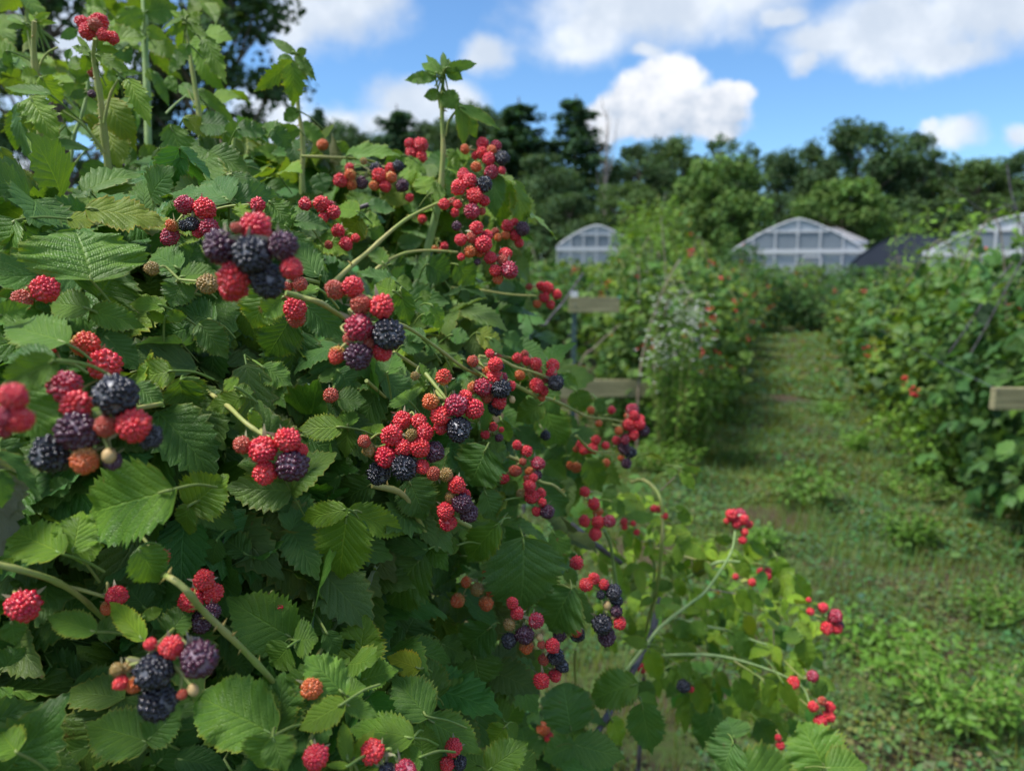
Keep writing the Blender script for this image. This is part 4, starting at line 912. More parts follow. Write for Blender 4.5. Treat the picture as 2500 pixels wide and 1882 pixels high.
def canes(lst, plant):
    global L_nodes
    L_nodes = True
    for (t, r0, mt, tp, ds, pts) in lst:
        mb = MB(); dd = np.interp(np.linspace(0, 1, len(pts)), np.linspace(0, 1, len(ds)), ds)
        w3 = [P(*src(t, x, y), d) for (x, y), d in zip(pts, dd)]
        c = tube(mb, w3, r0, r0 * tp, 8, (1, 1, 1), 0)
        if r0 > .0012:
            r = np.random.default_rng(len(pts) + abs(int(pts[0][0]))); L = np.linalg.norm(np.diff(c, axis=0), axis=1).sum()
            for k in range(int(L / .022)):
                i = r.integers(1, len(c) - 1); tn = norm(c[i + 1] - c[i]); o = norm(np.cross(tn, r.normal(size=3)))
                b0 = c[i] + o * r0 * .8 + tn * r.uniform(-.004, .004); sd = np.cross(tn, o)
                v = [b0 - tn * .0009, b0 + tn * .0009, b0 + sd * .0006, b0 - sd * .0006, b0 + o * .0034 - tn * .0012]
                mb.add(v, [[0, 2, 4], [2, 1, 4], [1, 3, 4], [3, 0, 4]], None, (1.1, .8, .7), 0)
        build_on(mb, 'cane', [M_STEM, M_BLOOM, M_DARKCANE, M_WOODCANE][mt], plant)
kc = [c for c in CANES if c[0] in 'KO' and c[1] > 0]; mc = [c for c in CANES if c[0] not in 'KO']
canes(kc, SPARSE); canes(mc, BUSH); canes(SH, SHOOT)
L_nodes = False
# main canes that carry the plants up from the ground
mb = MB()
for k in range(7):
    r = np.random.default_rng(60 + k); g0 = np.array([-.62 + r.normal() * .1, .8 + r.normal() * .12, 0])
    e = P(*[(150, 900), (600, 700), (900, 500), (1200, 900), (1100, 1400), (500, 1500), (300, 400)][k], .62); top = (g0 + e) / 2 + [0, 0, .55]
    mb = MB(); tube(mb, [g0, g0 + [0, 0, .5], top, e], .006, .002, 8); build_on(mb, 'cane', [M_DARKCANE, M_WOODCANE][k % 2], BUSH)
for plant, ends in ((SHOOT, [('A', 345, 1700, .62), ('A', 950, 1750, .60), ('A', 1260, 1500, .85), ('A', 1760, 1800, .68), ('M', 1310, 900, .70), ('M', 1900, 860, .66)]), (SPARSE, [('O', 240, 1700, .75), ('K', -260, 1900, .85), ('K', 40, 1700, 1.1)])):
    for (t, x, y, d) in ends:
        e = P(*src(t, x, y), d); g0 = np.array(plant.location); mb = MB(); tube(mb, [g0, (g0 * [1, 1, 0] * .5 + e * [.5, .5, .45]), e], .005, .0034 if plant is SHOOT else .003, 8)
        build_on(mb, 'cane', M_BLOOM if plant is SHOOT else M_DARKCANE, plant)
# ------------------------------------------------------------ single leaves: (tile, base x,y, tip x,y, width, opts)
# opts: z = nearer(-)/farther(+) than the bush front in cm, t = tint key, a = roll about the midrib (deg), p = pitch of the tip towards(-)/away(+) the lens (deg), d = droop, y = young lobed leaf, D = absolute depth
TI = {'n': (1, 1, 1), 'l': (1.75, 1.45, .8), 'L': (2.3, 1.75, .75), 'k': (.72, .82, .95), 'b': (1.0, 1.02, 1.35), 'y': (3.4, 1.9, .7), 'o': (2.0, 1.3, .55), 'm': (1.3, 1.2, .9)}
LV = '''
C 775 710 650 215 830 t=m,z=-1,d=.25,r
N 600 705 705 870 150 t=m,z=-7
C 830 850 1010 560 560 t=n,z=2
C 770 960 1190 1085 210 t=m
C 745 945 340 860 230 t=m
C 210 230 330 720 260 t=k,z=1,a=50
C 560 1240 -40 980 330 t=m,z=-5,a=20
C -20 1010 250 920 170 t=m,z=-5
C 460 1400 -20 1330 240 t=b,z=-4
C 480 1380 -40 1600 260 t=m,z=-4
C 1460 1470 1070 1540 240 t=l
C 1530 1530 1620 1830 320 t=m
C 1550 700 1440 925 240 t=n
C 1520 680 1850 620 150 t=m,a=40
C 1510 610 1200 390 250 t=n,z=2
C 1530 640 1680 380 220 t=k,z=3
C 1685 1075 1925 1350 230 t=n
C 1790 1040 1480 960 280 t=k,z=2
C 1680 1080 1270 1200 330 t=k,z=2
C 890 1180 1190 1450 220 t=k,z=1
C 1370 920 1030 870 120 t=l
C 1400 1010 1585 1010 100 t=l
C 1245 985 1430 1060 80 t=L
C 850 205 1530 195 150 t=o,a=65,z=1
C 740 100 1420 140 230 t=o,a=55,z=2
C 1510 205 1945 275 170 t=l,a=50
C 160 210 430 190 150 t=l,a=45
C 130 200 0 560 260 t=m,z=-1,a=55
C 550 210 420 60 260 t=b,z=4,a=40
C 570 190 850 190 130 t=o,a=50,z=2
C 560 150 340 0 170 t=b,a=30,z=4
C 1500 130 1380 60 170 t=m,a=30,z=3
M 990 870 858 752 165 t=b,p=30
M 990 868 1240 830 120 t=b,p=20,a=20
M 985 858 715 803 90 t=b,a=50
M 1050 940 1035 868 70 t=L,z=-1,y
M 1240 980 1422 968 120 t=b,a=20
M 1240 985 1150 868 120 t=m,a=30
M 1215 1010 1420 1180 110 t=n,z=1
M 1330 960 1250 860 60 t=n,z=3,a=40
M 1155 1262 1085 1415 170 t=l,z=1
B 820 950 885 765 240 t=m,p=20
B 830 1010 690 1180 220 t=o,a=30
B 815 960 610 910 140 t=l,a=40
B 860 1010 1010 1050 110 t=l,a=40
B 1400 805 1330 620 180 t=l
B 1420 805 1555 780 140 t=l,a=30
B 720 480 1150 400 150 t=m,a=50
B 1195 480 1030 570 140 t=m
B 1200 520 1390 590 80 t=l,a=50
B 1000 800 1250 860 150 t=o,a=40
B 895 905 1125 935 110 t=b,a=40
B 1030 1400 900 1190 140 t=m
B 1145 1235 1375 1180 130 t=b
B 1260 1010 1515 1030 80 t=m,a=50
B 1390 1400 1605 1500 240 t=k,z=1
B 1500 1500 1250 1430 260 t=k,z=2
B 1980 650 1930 1000 190 t=b,a=25,z=1
B 2040 680 1990 1095 210 t=l,a=-20,z=1
L 540 430 690 905 150 t=l,a=40
B 260 360 310 585 150 t=b,z=3
B 470 640 530 800 160 t=b,z=4
B 0 250 250 300 130 t=m,z=4,a=40
B 1560 590 1750 620 130 t=l,z=2,a=40
B 1560 440 1670 560 90 t=l,z=3
B 640 370 740 470 80 t=l,z=4
B 430 1300 300 1180 120 t=m,z=2
B 470 1180 720 1290 150 t=l,z=1,a=40
B 60 870 240 1060 180 t=m,z=-3
B 270 1040 585 1060 140 t=b,z=-4,a=30
B 470 1500 230 1130 200 t=n,z=-3,a=20
B 490 1500 560 1500 90 t=k,z=-3
B 1640 1400 1800 1580 200 t=m,z=3
B 900 1100 1050 1160 130 t=m,z=4
B 1080 1400 1210 1470 200 t=n,z=3
D 1125 165 775 65 110 t=b,a=45,z=-1
D 1130 170 1280 205 120 t=l,a=30
D 1120 250 940 190 170 t=l
D 1165 235 1240 545 170 t=m
D 1365 655 1200 555 110 t=b,a=40
D 1170 710 1390 680 140 t=k,z=1
D 1480 725 1365 690 140 t=b
D 1055 945 1120 740 180 t=n
D 1390 1020 1315 840 120 t=m,y
D 1405 1020 1480 880 90 t=n,y
D 1395 1035 1225 1105 80 t=l
D 1250 1180 1160 1080 290 t=m,p=30
D 640 1150 865 1165 180 t=n
D 675 1390 265 1395 200 t=l
D 720 1385 730 1215 150 t=m
D 725 1390 700 1655 150 t=m
D 955 1470 835 1390 90 t=L
D 955 1450 1005 1350 110 t=l
D 280 590 230 1220 500 t=k,z=4
D 240 480 20 850 330 t=k,z=3
D 370 360 700 650 250 t=k,z=3
D 0 880 260 1020 170 t=m,z=1,a=40
D 0 990 180 1210 170 t=n,z=1
D 640 915 790 1060 220 t=k,z=2
D 440 1150 250 1350 220 t=k,z=2
D 600 1000 530 880 180 t=n,z=2
D 330 1460 690 1640 230 t=k,z=2
D 0 300 170 460 0 skip
D 190 290 -20 470 200 t=m,z=-2
D 480 230 180 280 110 t=m,z=-1,a=40
D 1330 300 1430 270 90 t=l
D 1430 360 1560 600 120 t=m,a=30
D 1360 440 1450 520 100 t=m
D 1690 820 1600 850 90 t=l
D 1430 1030 1580 1140 80 t=n,z=1
F 1890 190 1715 530 400 t=b,z=-2
F 1885 185 2095 235 210 t=b,z=-2,a=20
F 1890 130 2065 190 120 t=m,z=-1
F 1240 460 1400 795 330 t=n,z=0
F 715 700 215 805 180 t=l,z=-1,a=15
F 735 710 1255 915 230 t=l,z=-1,a=10
F 715 750 612 1350 430 t=l,z=-1
F 1350 1095 975 1595 450 t=n,z=0
F 1420 1075 1705 1430 250 t=k,z=1
F 1395 1040 980 980 140 t=k,z=2
F 930 490 570 660 270 t=n,z=1
F 655 420 320 630 170 t=k,z=3
F 310 850 120 1260 380 t=k,z=3
F 100 540 220 725 230 t=k,z=3
F 20 860 90 1280 150 t=n,z=2
F 700 310 380 230 200 t=k,z=4
F 660 60 350 240 200 t=k,z=3
F 1985 825 1665 1185 260 t=m,z=-1
F 1660 1000 1480 1020 130 t=m,z=1
F 1740 1100 1880 1110 90 t=n,z=1
F 1250 1040 1400 1060 150 t=k,z=2
F 800 1000 1000 1300 300 t=k,z=5
F 500 1250 850 1400 350 t=k,z=5
F 1960 430 1880 540 110 t=m
F 2060 620 1860 680 170 t=o,a=40,z=1
F 2010 500 2150 560 100 t=n
J 340 265 350 980 580 t=b,z=-3,d=.35
J 740 690 505 1095 440 t=b,z=-2
J 745 695 1020 1000 130 t=m,z=-3,a=30
J 590 200 725 485 180 t=m,z=-1
J 120 140 605 150 110 t=m,z=-1,a=55,d=.5
J 150 130 -10 340 180 t=b,z=-1
J 700 520 785 650 100 t=m
J 1290 1480 850 1590 280 t=m,z=-2,d=.6,a=20
J 1300 1480 1480 1650 150 t=b,z=-2
J 1270 1470 1090 1640 220 t=b,z=-1
O 255 1490 225 1290 215 t=b,r
O 560 1370 605 1615 140 t=b
O 550 1345 665 1385 60 t=m
O 270 1550 130 1610 120 t=n
O 270 1550 495 1610 130 t=n
O 960 1522 935 1430 150 t=b,z=-1
O 955 1540 900 1675 170 t=b,z=-1
O 1350 1645 1255 1475 230 t=m,z=-1
O 1360 1650 1540 1640 150 t=m,z=-1
O 960 1690 1310 1665 200 t=m,z=-1
O 60 1560 40 1470 110 t=n
O 30 1620 110 1665 110 t=m
K 435 960 265 1005 80 t=l,D=.96
K 440 965 610 1135 160 t=L,D=.94
K 835 965 965 1175 150 t=L,D=.95
K 910 960 1090 1135 90 t=l,D=.95
K 895 1180 985 1375 130 t=y,D=.95
K 820 680 930 885 160 t=l,D=.98
K 940 560 1135 710 110 t=m,D=.98
K 1160 690 1210 990 220 t=l,D=.98
K 1310 850 1500 1140 170 t=l,D=.97
K 1380 1380 1440 1630 190 t=l,D=.88
K 1370 1350 1205 1390 120 t=m,D=.88
K 770 1310 990 1570 180 t=m,D=.92
K 300 1240 430 1380 180 t=m,D=.92
K 580 1300 380 1290 150 t=l,D=.92
K 90 1490 170 1670 180 t=L,D=.86
K 205 1380 305 1510 100 t=l,D=.88
K 545 560 265 610 110 t=l,D=1.0
K 640 510 775 620 60 t=l,D=1.0
K 290 930 65 930 110 t=m,D=1.0
K 1090 1140 1230 1250 80 t=m,D=.95
K 330 1600 480 1700 150 t=l,D=.85
K 470 1080 390 1230 110 t=m,D=1.0
K 430 330 350 420 120 t=l,D=.95
K 300 270 450 340 90 t=l,D=.95
K 500 640 560 720 110 t=l,D=1.05
K 250 740 480 880 140 t=n,D=1.1
K 700 500 800 590 70 t=m,D=1
K 1060 560 960 650 60 t=l,D=1
O 690 1215 760 1290 120 t=l,D=.84
O 1085 1275 1155 1405 100 t=L,D=.8
O 1165 1275 1245 1435 70 t=L,D=.8
O 780 1285 865 1435 110 t=l,D=.8
O 975 1265 1040 1430 110 t=m,D=.82
O 1300 1285 1385 1345 80 t=m,D=.8
O 590 1140 640 1285 100 t=L,D=.8
O 585 1120 480 1090 60 t=l,D=.8
O 700 1120 790 1180 80 t=l,D=.9
O 1060 1440 1150 1580 130 t=k,D=.86
O 870 1380 800 1600 150 t=k,D=.9
O 430 1440 480 1560 110 t=L,D=.8
I 1905 1240 1810 1195 80 t=m,D=.88
I 1945 1180 2155 1225 80 t=l,D=.88
I 1950 1215 2065 1370 120 t=l,D=.88
I 1480 1600 1765 1590 120 t=m,D=.9
I 1920 1550 2040 1640 120 t=l,D=.9
I 1650 1060 1815 1115 50 t=o,D=.9
I 1350 1460 1500 1570 130 t=m,D=.85
I 1060 530 1130 725 180 t=m
I 920 390 1105 485 80 t=m
I 790 690 980 1060 270 t=m
I 770 640 550 790 200 t=m,z=1
I 1150 1110 1295 1410 190 t=m
I 830 1010 950 1160 190 t=k,z=1
I 800 1130 1000 1300 140 t=m,z=1
I 300 590 320 940 90 t=k,z=-1,a=40
I 430 780 510 1000 110 t=n
I 290 1380 410 1650 220 t=n,z=1
I 1000 1080 1130 1120 110 t=m,z=1
I 560 850 800 1040 130 t=k,z=2
I 1230 600 1310 720 90 t=n
I 740 1320 1000 1600 260 t=k,z=3
I 480 1300 560 1420 110 t=m
I 220 40 460 130 160 t=o,a=45,z=1
I 440 60 640 200 130 t=b,a=30,z=1
I 130 150 330 330 0 skip
I 0 60 160 80 130 t=b
I 340 90 440 230 70 t=b
N 740 450 285 570 310 t=m,z=-3
N 820 522 975 395 200 t=l,z=-3
N 815 520 780 665 90 t=m,z=-2,a=30
N 830 530 1030 610 90 t=n,z=-1
N 265 725 -10 590 170 t=l,z=-3
N 315 720 352 530 150 t=l,z=-3
N 320 720 445 690 110 t=l,z=-3
N 1180 1505 850 1330 290 t=m,z=-2,r
N 1200 1495 1215 1250 190 t=n,z=-1
N 1180 1515 1110 1670 190 t=m,z=-2
N 640 1540 355 1440 210 t=m,z=0
N 640 1530 770 1400 140 t=n,z=1
N 1255 1085 985 930 240 t=m,z=-2
N 1270 1100 1375 1090 140 t=m,z=-2
N 1250 1125 1160 1225 140 t=m,z=-1
N 970 1030 1180 1200 250 t=n,z=2
H 690 1015 385 670 320 t=m,z=-2
H 690 1020 870 940 200 t=m,z=-2
H 820 800 850 350 390 t=l,z=0,hole
H 840 895 1135 800 220 t=m,z=0
H 690 1090 275 1315 210 t=l,z=-3,a=20
H 700 1100 1000 1185 130 t=m,z=-3,a=20
H 600 450 820 290 220 t=n,z=1
H 540 490 650 690 150 t=n,z=1
H 520 500 350 145 230 t=m,z=1
H 1210 500 1330 300 370 t=k,z=3
H 1185 630 1000 480 220 t=k,z=3
H 1195 620 1650 750 250 t=n,z=1
H 1510 590 1780 700 200 t=n,z=2
H 1480 1050 1360 680 250 t=n,z=0
H 1490 1060 1860 1000 250 t=m,z=0
H 1400 1205 1100 850 340 t=n,z=0
H 1400 1225 1870 1500 280 t=m,z=-1
H 1265 1385 700 1270 290 t=m,z=-1
H 1345 1530 1340 1250 260 t=m,z=0
H 1270 1390 1180 1490 160 t=n,z=0
H 1790 690 1860 990 370 t=n,z=1
H 1930 450 1665 665 300 t=k,z=2
H 1330 800 1050 690 190 t=y,z=0
H 2050 1250 1880 1040 210 t=m,z=0
H 2060 1260 2200 1000 210 t=m,z=1
H 2050 1290 1915 1455 190 t=l,z=0
H 2060 1290 2170 1380 130 t=m,z=0
H 1900 1660 2220 1430 280 t=m,z=-1
H 1900 1670 1690 1510 210 t=m,z=0
H 1350 1540 1130 1610 190 t=m,z=-1
H 1365 1545 1560 1650 180 t=m,z=-1
H 725 1570 660 1240 120 t=l,z=-2
H 755 1580 945 1315 110 t=l,z=-3
H 730 1620 525 1610 60 t=l,z=-2
H 110 1360 150 830 300 t=m,z=-1
H 90 1385 210 1660 260 t=m,z=-3
H 10 1330 20 940 240 t=m,z=-2
G 810 490 365 340 210 t=m,z=-2
G 820 500 1050 420 180 t=n,z=-1
G 1210 560 910 190 170 t=L,z=-3
G 1430 515 1605 260 240 t=n,z=-1
G 1200 370 1390 290 90 t=l,z=-1
G 1220 290 1070 90 240 t=k,z=1
G 650 900 180 770 360 t=k,z=3
G 640 950 1130 980 300 t=k,z=3
G 640 960 560 1210 260 t=k,z=3
G 150 1510 -20 1320 270 t=l,z=0
G 760 1450 260 1620 200 t=m,z=1
G 1310 1610 810 1660 180 t=m,z=0
G 1330 1600 1640 1240 330 t=k,z=1
G 1500 1560 1920 1620 220 t=k,z=1
G 100 400 130 620 170 t=n,z=-1
G 0 820 200 640 250 t=k,z=2
G 0 1100 90 960 180 t=m,z=1
G 1830 800 2160 720 300 t=n,z=2
G 1560 130 1300 170 170 t=k,z=1
E 1140 80 1390 240 190 t=n,z=1
E 1520 30 1560 300 300 t=m,z=0
E 2060 165 1715 290 160 t=l,z=-1
E 1990 90 1890 20 130 t=l,z=-1
E 1990 110 2140 130 110 t=m
E 2110 290 2212 440 90 t=L,z=-1
E 1900 240 1660 720 380 t=k,z=2
E 1900 620 1900 1230 440 t=k,z=4
E 1480 480 1390 700 250 t=k,z=3
E 1500 500 1600 730 200 t=k,z=3
E 120 40 420 570 380 t=m,z=1
E 0 640 390 1000 130 t=b,z=0,a=60
E -10 800 40 1120 170 t=b,z=-3
E 1720 1110 2010 1280 180 t=n,z=1
E 1580 1250 1650 1500 300 t=n,z=2
E 1400 1230 1480 1560 280 t=k,z=2
E 1830 1370 1780 1600 180 t=n,z=1
E 2080 1500 1850 1300 220 t=n,z=1
E 2100 1480 2212 1300 220 t=n,z=1
E 500 1100 300 930 220 t=k,z=2
E 1000 1480 1280 1430 260 t=k,z=2
E 430 960 600 880 150 t=n,z=1
'''
SHL = '''
A 1590 380 1415 625 140 t=m,D=.64,y
A 1740 335 1890 690 210 t=l,D=.64,y
A 1560 200 1375 315 100 t=l,D=.64,y
A 1580 190 1765 320 100 t=l,D=.64,y
A 1550 160 1295 225 40 t=l,D=.64,a=40
A 1530 150 1425 75 50 t=L,D=.64
A 1580 140 1710 105 50 t=L,D=.64
A 1540 150 1560 60 50 t=L,D=.64
A 1670 760 2010 1015 110 t=m,D=.68,a=20
A 1680 830 1430 660 130 t=m,D=.68
A 1670 800 1780 890 120 t=m,D=.70
A 320 650 130 640 180 t=L,D=.58,y
A 340 655 545 880 240 t=L,D=.58,y
A 330 700 60 800 160 t=L,D=.59,y
A 250 820 480 1180 320 t=L,D=.54,y
A 240 860 260 1120 210 t=l,D=.55,y
A 420 800 -20 680 110 t=m,D=.56,a=30
A 160 880 180 1430 110 t=b,D=.56,a=60
A 200 900 60 1300 200 t=m,D=.58
A 970 660 805 860 200 t=L,D=.55,y
A 1080 680 1275 1045 220 t=L,D=.55,y
A 1000 640 850 640 120 t=l,D=.57,y
A 770 450 585 385 90 t=l,D=.56,y
A 810 465 1090 590 130 t=l,D=.55,y
A 820 430 1000 420 100 t=L,D=.57
A 750 440 640 280 60 t=l,D=.57
A 740 470 710 620 140 t=l,D=.57,y
A 745 640 545 620 160 t=m,D=.60
A 700 560 540 500 130 t=l,D=.62
A 900 850 1110 1180 280 t=o,D=.60,d=.5
A 880 1040 1020 1390 320 t=o,D=.60
A 860 1030 760 1130 260 t=o,D=.62
A 730 780 570 820 90 t=b,D=.62
A 210 200 -10 100 80 t=l,D=.60
A 240 205 0 240 60 t=l,D=.60
A 260 220 205 360 100 t=L,D=.60,y
A 300 180 420 95 70 t=L,D=.60
A 310 190 470 190 50 t=L,D=.60
A 290 190 235 105 50 t=L,D=.60
A 300 170 310 90 40 t=L,D=.6
A 215 580 -10 380 90 t=m,D=.60,a=30
A 60 430 70 670 90 t=b,D=.6
A 370 1200 755 1235 110 t=b,D=.62,a=30
A 40 1430 450 1560 120 t=o,D=.6,a=30
A 1000 370 1090 525 190 t=b,D=.75
A 900 90 690 30 200 t=l,D=.8
A 1060 60 1160 270 250 t=l,D=.8
A 1240 250 1400 320 130 t=l,D=.8
A 1180 250 1010 130 200 t=l,D=.82
A 1230 100 1500 60 260 t=m,D=.82
A 1230 20 1440 -80 220 t=m,D=.82
A 650 260 490 330 100 t=b,D=.7
A 560 500 600 400 70 t=m,D=.66
A 1440 1060 1600 1490 320 t=m,D=.60,y
A 1550 1000 1880 1140 150 t=o,D=.60,a=30
A 1320 1320 1580 1490 160 t=b,D=.60
A 900 1400 640 1560 230 t=b,D=.62
A 1000 1300 1160 1400 250 t=m,D=.66
A 1070 1580 1700 1510 130 t=b,D=.56,a=40
A 1950 1480 2212 1560 130 t=b,D=.5,a=20
A 540 1010 620 940 130 t=m,D=.64
A 1180 1330 1370 1280 200 t=m,D=.68
A 1300 620 1210 650 130 t=l,D=.7,y
A 1300 610 1420 890 100 t=b,D=.7
A 1420 650 1480 780 120 t=m,D=.7
A 1010 620 1190 610 60 t=m,D=.7
A 600 1170 350 1060 200 t=m,D=.66
A 1850 1130 1640 1230 200 t=k,D=.62
A 1900 1120 2080 1060 140 t=m,D=.58
A 2000 1090 2260 1100 160 t=b,D=.56,a=30
A 1820 1400 1760 1600 160 t=m,D=.58
A 2050 1400 1980 1550 140 t=m,D=.6,y
A 0 1250 70 1500 180 t=o,D=.5
A -20 500 40 600 120 t=b,D=.6
M 1275 232 1160 160 45 t=m,D=.67
M 1280 245 1360 335 60 t=m,D=.67
M 1285 235 1330 210 40 t=m,D=.67
M 1258 268 1100 405 95 t=l,D=.67,y
M 1262 272 1280 455 125 t=l,D=.67,y
M 1265 262 1180 250 50 t=m,D=.67
M 1290 480 1210 520 70 t=m,D=.68
M 1300 540 1420 620 80 t=m,D=.68,a=30
M 1290 560 1150 600 90 t=m,D=.68
M 1910 330 1838 212 42 t=m,D=.63
M 1918 300 1915 215 34 t=m,D=.63
M 1925 295 2088 268 52 t=m,D=.63
M 1885 330 1742 345 62 t=m,D=.63
M 1930 300 2000 345 66 t=m,D=.63
M 1890 320 1815 265 50 t=m,D=.63
M 1925 310 1945 240 36 t=m,D=.63
M 1900 405 1828 418 60 t=m,D=.64
M 1915 400 1980 470 100 t=m,D=.64
M 1985 470 2065 590 90 t=l,D=.64
M 1990 460 2170 545 60 t=m,D=.64,a=30
M 1980 450 2030 620 70 t=l,D=.64,a=30
M 690 640 760 760 130 t=m,D=.62
M 870 540 990 530 110 t=b,D=.6,a=30
M 1180 560 1260 640 90 t=b,D=.62
M 1000 560 880 620 120 t=m,D=.62
'''
def parse(txt):
    for ln in txt.strip().splitlines():
        q = ln.split(); t = q[0]; v = list(map(float, q[1:6])); o = {}
        if len(q) > 6:
            if q[6] == 'skip': continue
            for kv in q[6].split(','):
                if '=' in kv: a, b = kv.split('='); o[a] = b
                else: o[kv] = 1
        yield t, v, o
def hero(t, v, o, idx):
    r = np.random.default_rng(5000 + idx); bx, by = src(t, v[0], v[1]); tx, ty = src(t, v[2], v[3]); wpx = v[4] * TILE[t][2]
    cx, cy = (bx + tx) / 2, (by + ty) / 2
    D = float(o['D']) if 'D' in o else front(cx, cy) + .004 + float(o.get('z', 0)) * .01 * (1.1 if float(o.get('z', 0)) > 0 else .8)
    if float(o.get('z', 0)) >= 0:
        a2 = np.array([bx, by]); ab = np.array([tx - bx, ty - by]); q = np.clip(((BPX[:, :2] - a2) @ ab) / (ab @ ab), 0, 1)
        dist = np.linalg.norm(BPX[:, :2] - (a2 + q[:, None] * ab), axis=1)
        hit = BPX[dist < wpx * .42]
        if len(hit): D = max(D, (hit[:, 2] + hit[:, 3] * hit[:, 2] / FPX).max() + .008)
    pit = math.radians(float(o.get('p', r.normal(6, 10)))); roll = math.radians(float(o.get('a', r.normal(0, 9))))
    if 'a' in o and r.random() < .5: roll = -roll if float(o['a']) < 35 else roll
    lp = math.hypot(tx - bx, ty - by) * D / FPX
    L = lp / math.cos(pit)
    base = P(bx, by, D - math.sin(pit) * L * .5); tip = P(tx, ty, D + math.sin(pit) * L * .5)
    L = np.linalg.norm(tip - base); ax = norm(tip - base)
    nv = norm(norm(CAM - base) + r.normal(size=3) * .10); nv = norm(nv - ax * (nv @ ax)); sd = np.cross(ax, nv)
    # roll so that the upper face turns to the sky
    sgn = 1 if sd[2] * math.sin(1) < 0 else -1
    n1 = nv * math.cos(roll) + sd * math.sin(roll); n2 = nv * math.cos(roll) - sd * math.sin(roll); nn = n1 if n1[2] > n2[2] else n2
    Wd = wpx * D / FPX / max(.35, math.cos(roll)); Wd = min(Wd, L * 1.75) * (.78 if 'D' in o else 1)
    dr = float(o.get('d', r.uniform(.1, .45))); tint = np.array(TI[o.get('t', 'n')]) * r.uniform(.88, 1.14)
    mb = MB(); lt = LEAF_ROUND if 'r' in o else LEAF_YOUNG if 'y' in o else (LEAF_HI if L * FPX / D > 75 else LEAF_MD)
    lt.place(mb, base, ax, nn, L * (1 + dr * dr * .25), Wd * 1.06, r.uniform(-.05, .38), dr, r.uniform(.02, .065), tint, 0, seed=idx, hole='hole' in o)
    back = norm(-ax * .55 + fwd * 1.1 + np.array([0, 0, -.30]) + r.normal(size=3) * .15); pl = r.uniform(.012, .03) * (D / .4) ** .5
    tube(mb, [base + ax * L * .12 - nn * .0004, base, base + back * pl * .5 - nn * .001, base + back * pl + [0, 0, -.003]], .0007 * (D / .4) ** .4, .0006, 5, (.55, .75, .6), 1, smooth=3)
    return mb, L * Wd / D ** 2, (cx, cy)
heroes = []
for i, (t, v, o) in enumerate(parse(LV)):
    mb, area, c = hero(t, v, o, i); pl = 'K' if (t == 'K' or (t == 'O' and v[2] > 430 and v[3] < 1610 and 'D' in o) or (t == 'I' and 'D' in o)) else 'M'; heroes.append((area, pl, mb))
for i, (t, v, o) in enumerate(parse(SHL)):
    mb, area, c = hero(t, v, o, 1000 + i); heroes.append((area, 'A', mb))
def merge(dst, s_):
    for v, (t, uv) in zip(s_.v, s_.t): dst.v.append(v); dst.t.append((t, uv))
    for k, l in s_.f.items():
        for fa, m in l: dst.f.setdefault(k, []).append((fa + dst.n, m))
    dst.n += s_.n
REST = {'M': MB(), 'A': MB(), 'K': MB()}
for pk in 'MAK':
    hs = sorted([h for h in heroes if h[1] == pk], key=lambda h: -h[0])
    for k, (ar, _, mb) in enumerate(hs):
        if k < 100: build_on(mb, 'leaf', [M_LEAF, M_STEM], PL[pk])
        else: merge(REST[pk], mb)
print('leaves', {k: sum(h[1] == k for h in heroes) for k in 'MAK'})

# ------------------------------------------------------------ inner foliage
POLY = [(-80,490),(120,470),(250,420),(420,380),(600,360),(720,360),(850,400),(1000,400),(1080,390),(1190,400),(1220,520),(1260,640),(1280,720),(1310,820),(1380,930),(1430,1010),(1480,1080),(1440,1180),(1430,1290),(1390,1350),(1330,1420),(1300,1500),(1290,1600),(1330,1680),(1400,1760),(1520,1900),(-80,1950)]
def inpoly(x, y, poly):
    c = False; n_ = len(poly); j = n_ - 1
    for i in range(n_):
        xi, yi = poly[i]; xj, yj = poly[j]
        if (yi > y) != (yj > y) and x < (xj - xi) * (y - yi) / (yj - yi) + xi: c = not c
        j = i
    return c
def behind(x, y, d, L):
    h = BPX[np.hypot(BPX[:, 0] - x, BPX[:, 1] - y) < (L * .95) * FPX / d + BPX[:, 3]]
    return max(d, h[:, 2].max() + L * .55 + .01) if len(h) else d
def fill_leaf(mb, p, L, r, lt, tint, out=None, wk=1.0):
    out = norm(CAM - p) if out is None else out
    nr = norm(out * .55 + np.array([0, 0, .75]) + r.normal(size=3) * .42); ax = norm(r.normal(size=3) * .8 + out * .35 + [0, 0, -.55])
    sd = np.cross(ax, nr)
    lt.place(mb, p, ax, nr, L * 1.08, L * wk * r.uniform(.52, .72), r.uniform(0, .35), r.uniform(.1, .7), r.uniform(.01, .05), tint)
    if r.random() < .75:
        for sg in (-1, 1):
            a2 = norm(ax * .35 + sd * sg + r.normal(size=3) * .1); lt.place(mb, p - ax * L * .16, a2, norm(nr + r.normal(size=3) * .22), L * .8, L * wk * r.uniform(.45, .55), r.uniform(0, .3), r.uniform(.1, .6), .03, tint * r.uniform(.9, 1.1))
    tube(mb, [p, p - ax * L * .16, p - ax * L * .35 + fwd * L * .35 - np.array([0, 0, .01])], .0006, .0005, 4, (.45, .6, .5), 1, smooth=0)
def rtint(r, young=.12):
    if r.random() < young: return np.array([1.8, 1.45, .8]) * r.uniform(.85, 1.15)
    return np.array([r.uniform(.75, 1.3), r.uniform(.85, 1.2), r.uniform(.8, 1.4)])
r = np.random.default_rng(321); fm = REST['M']; cnt = 0
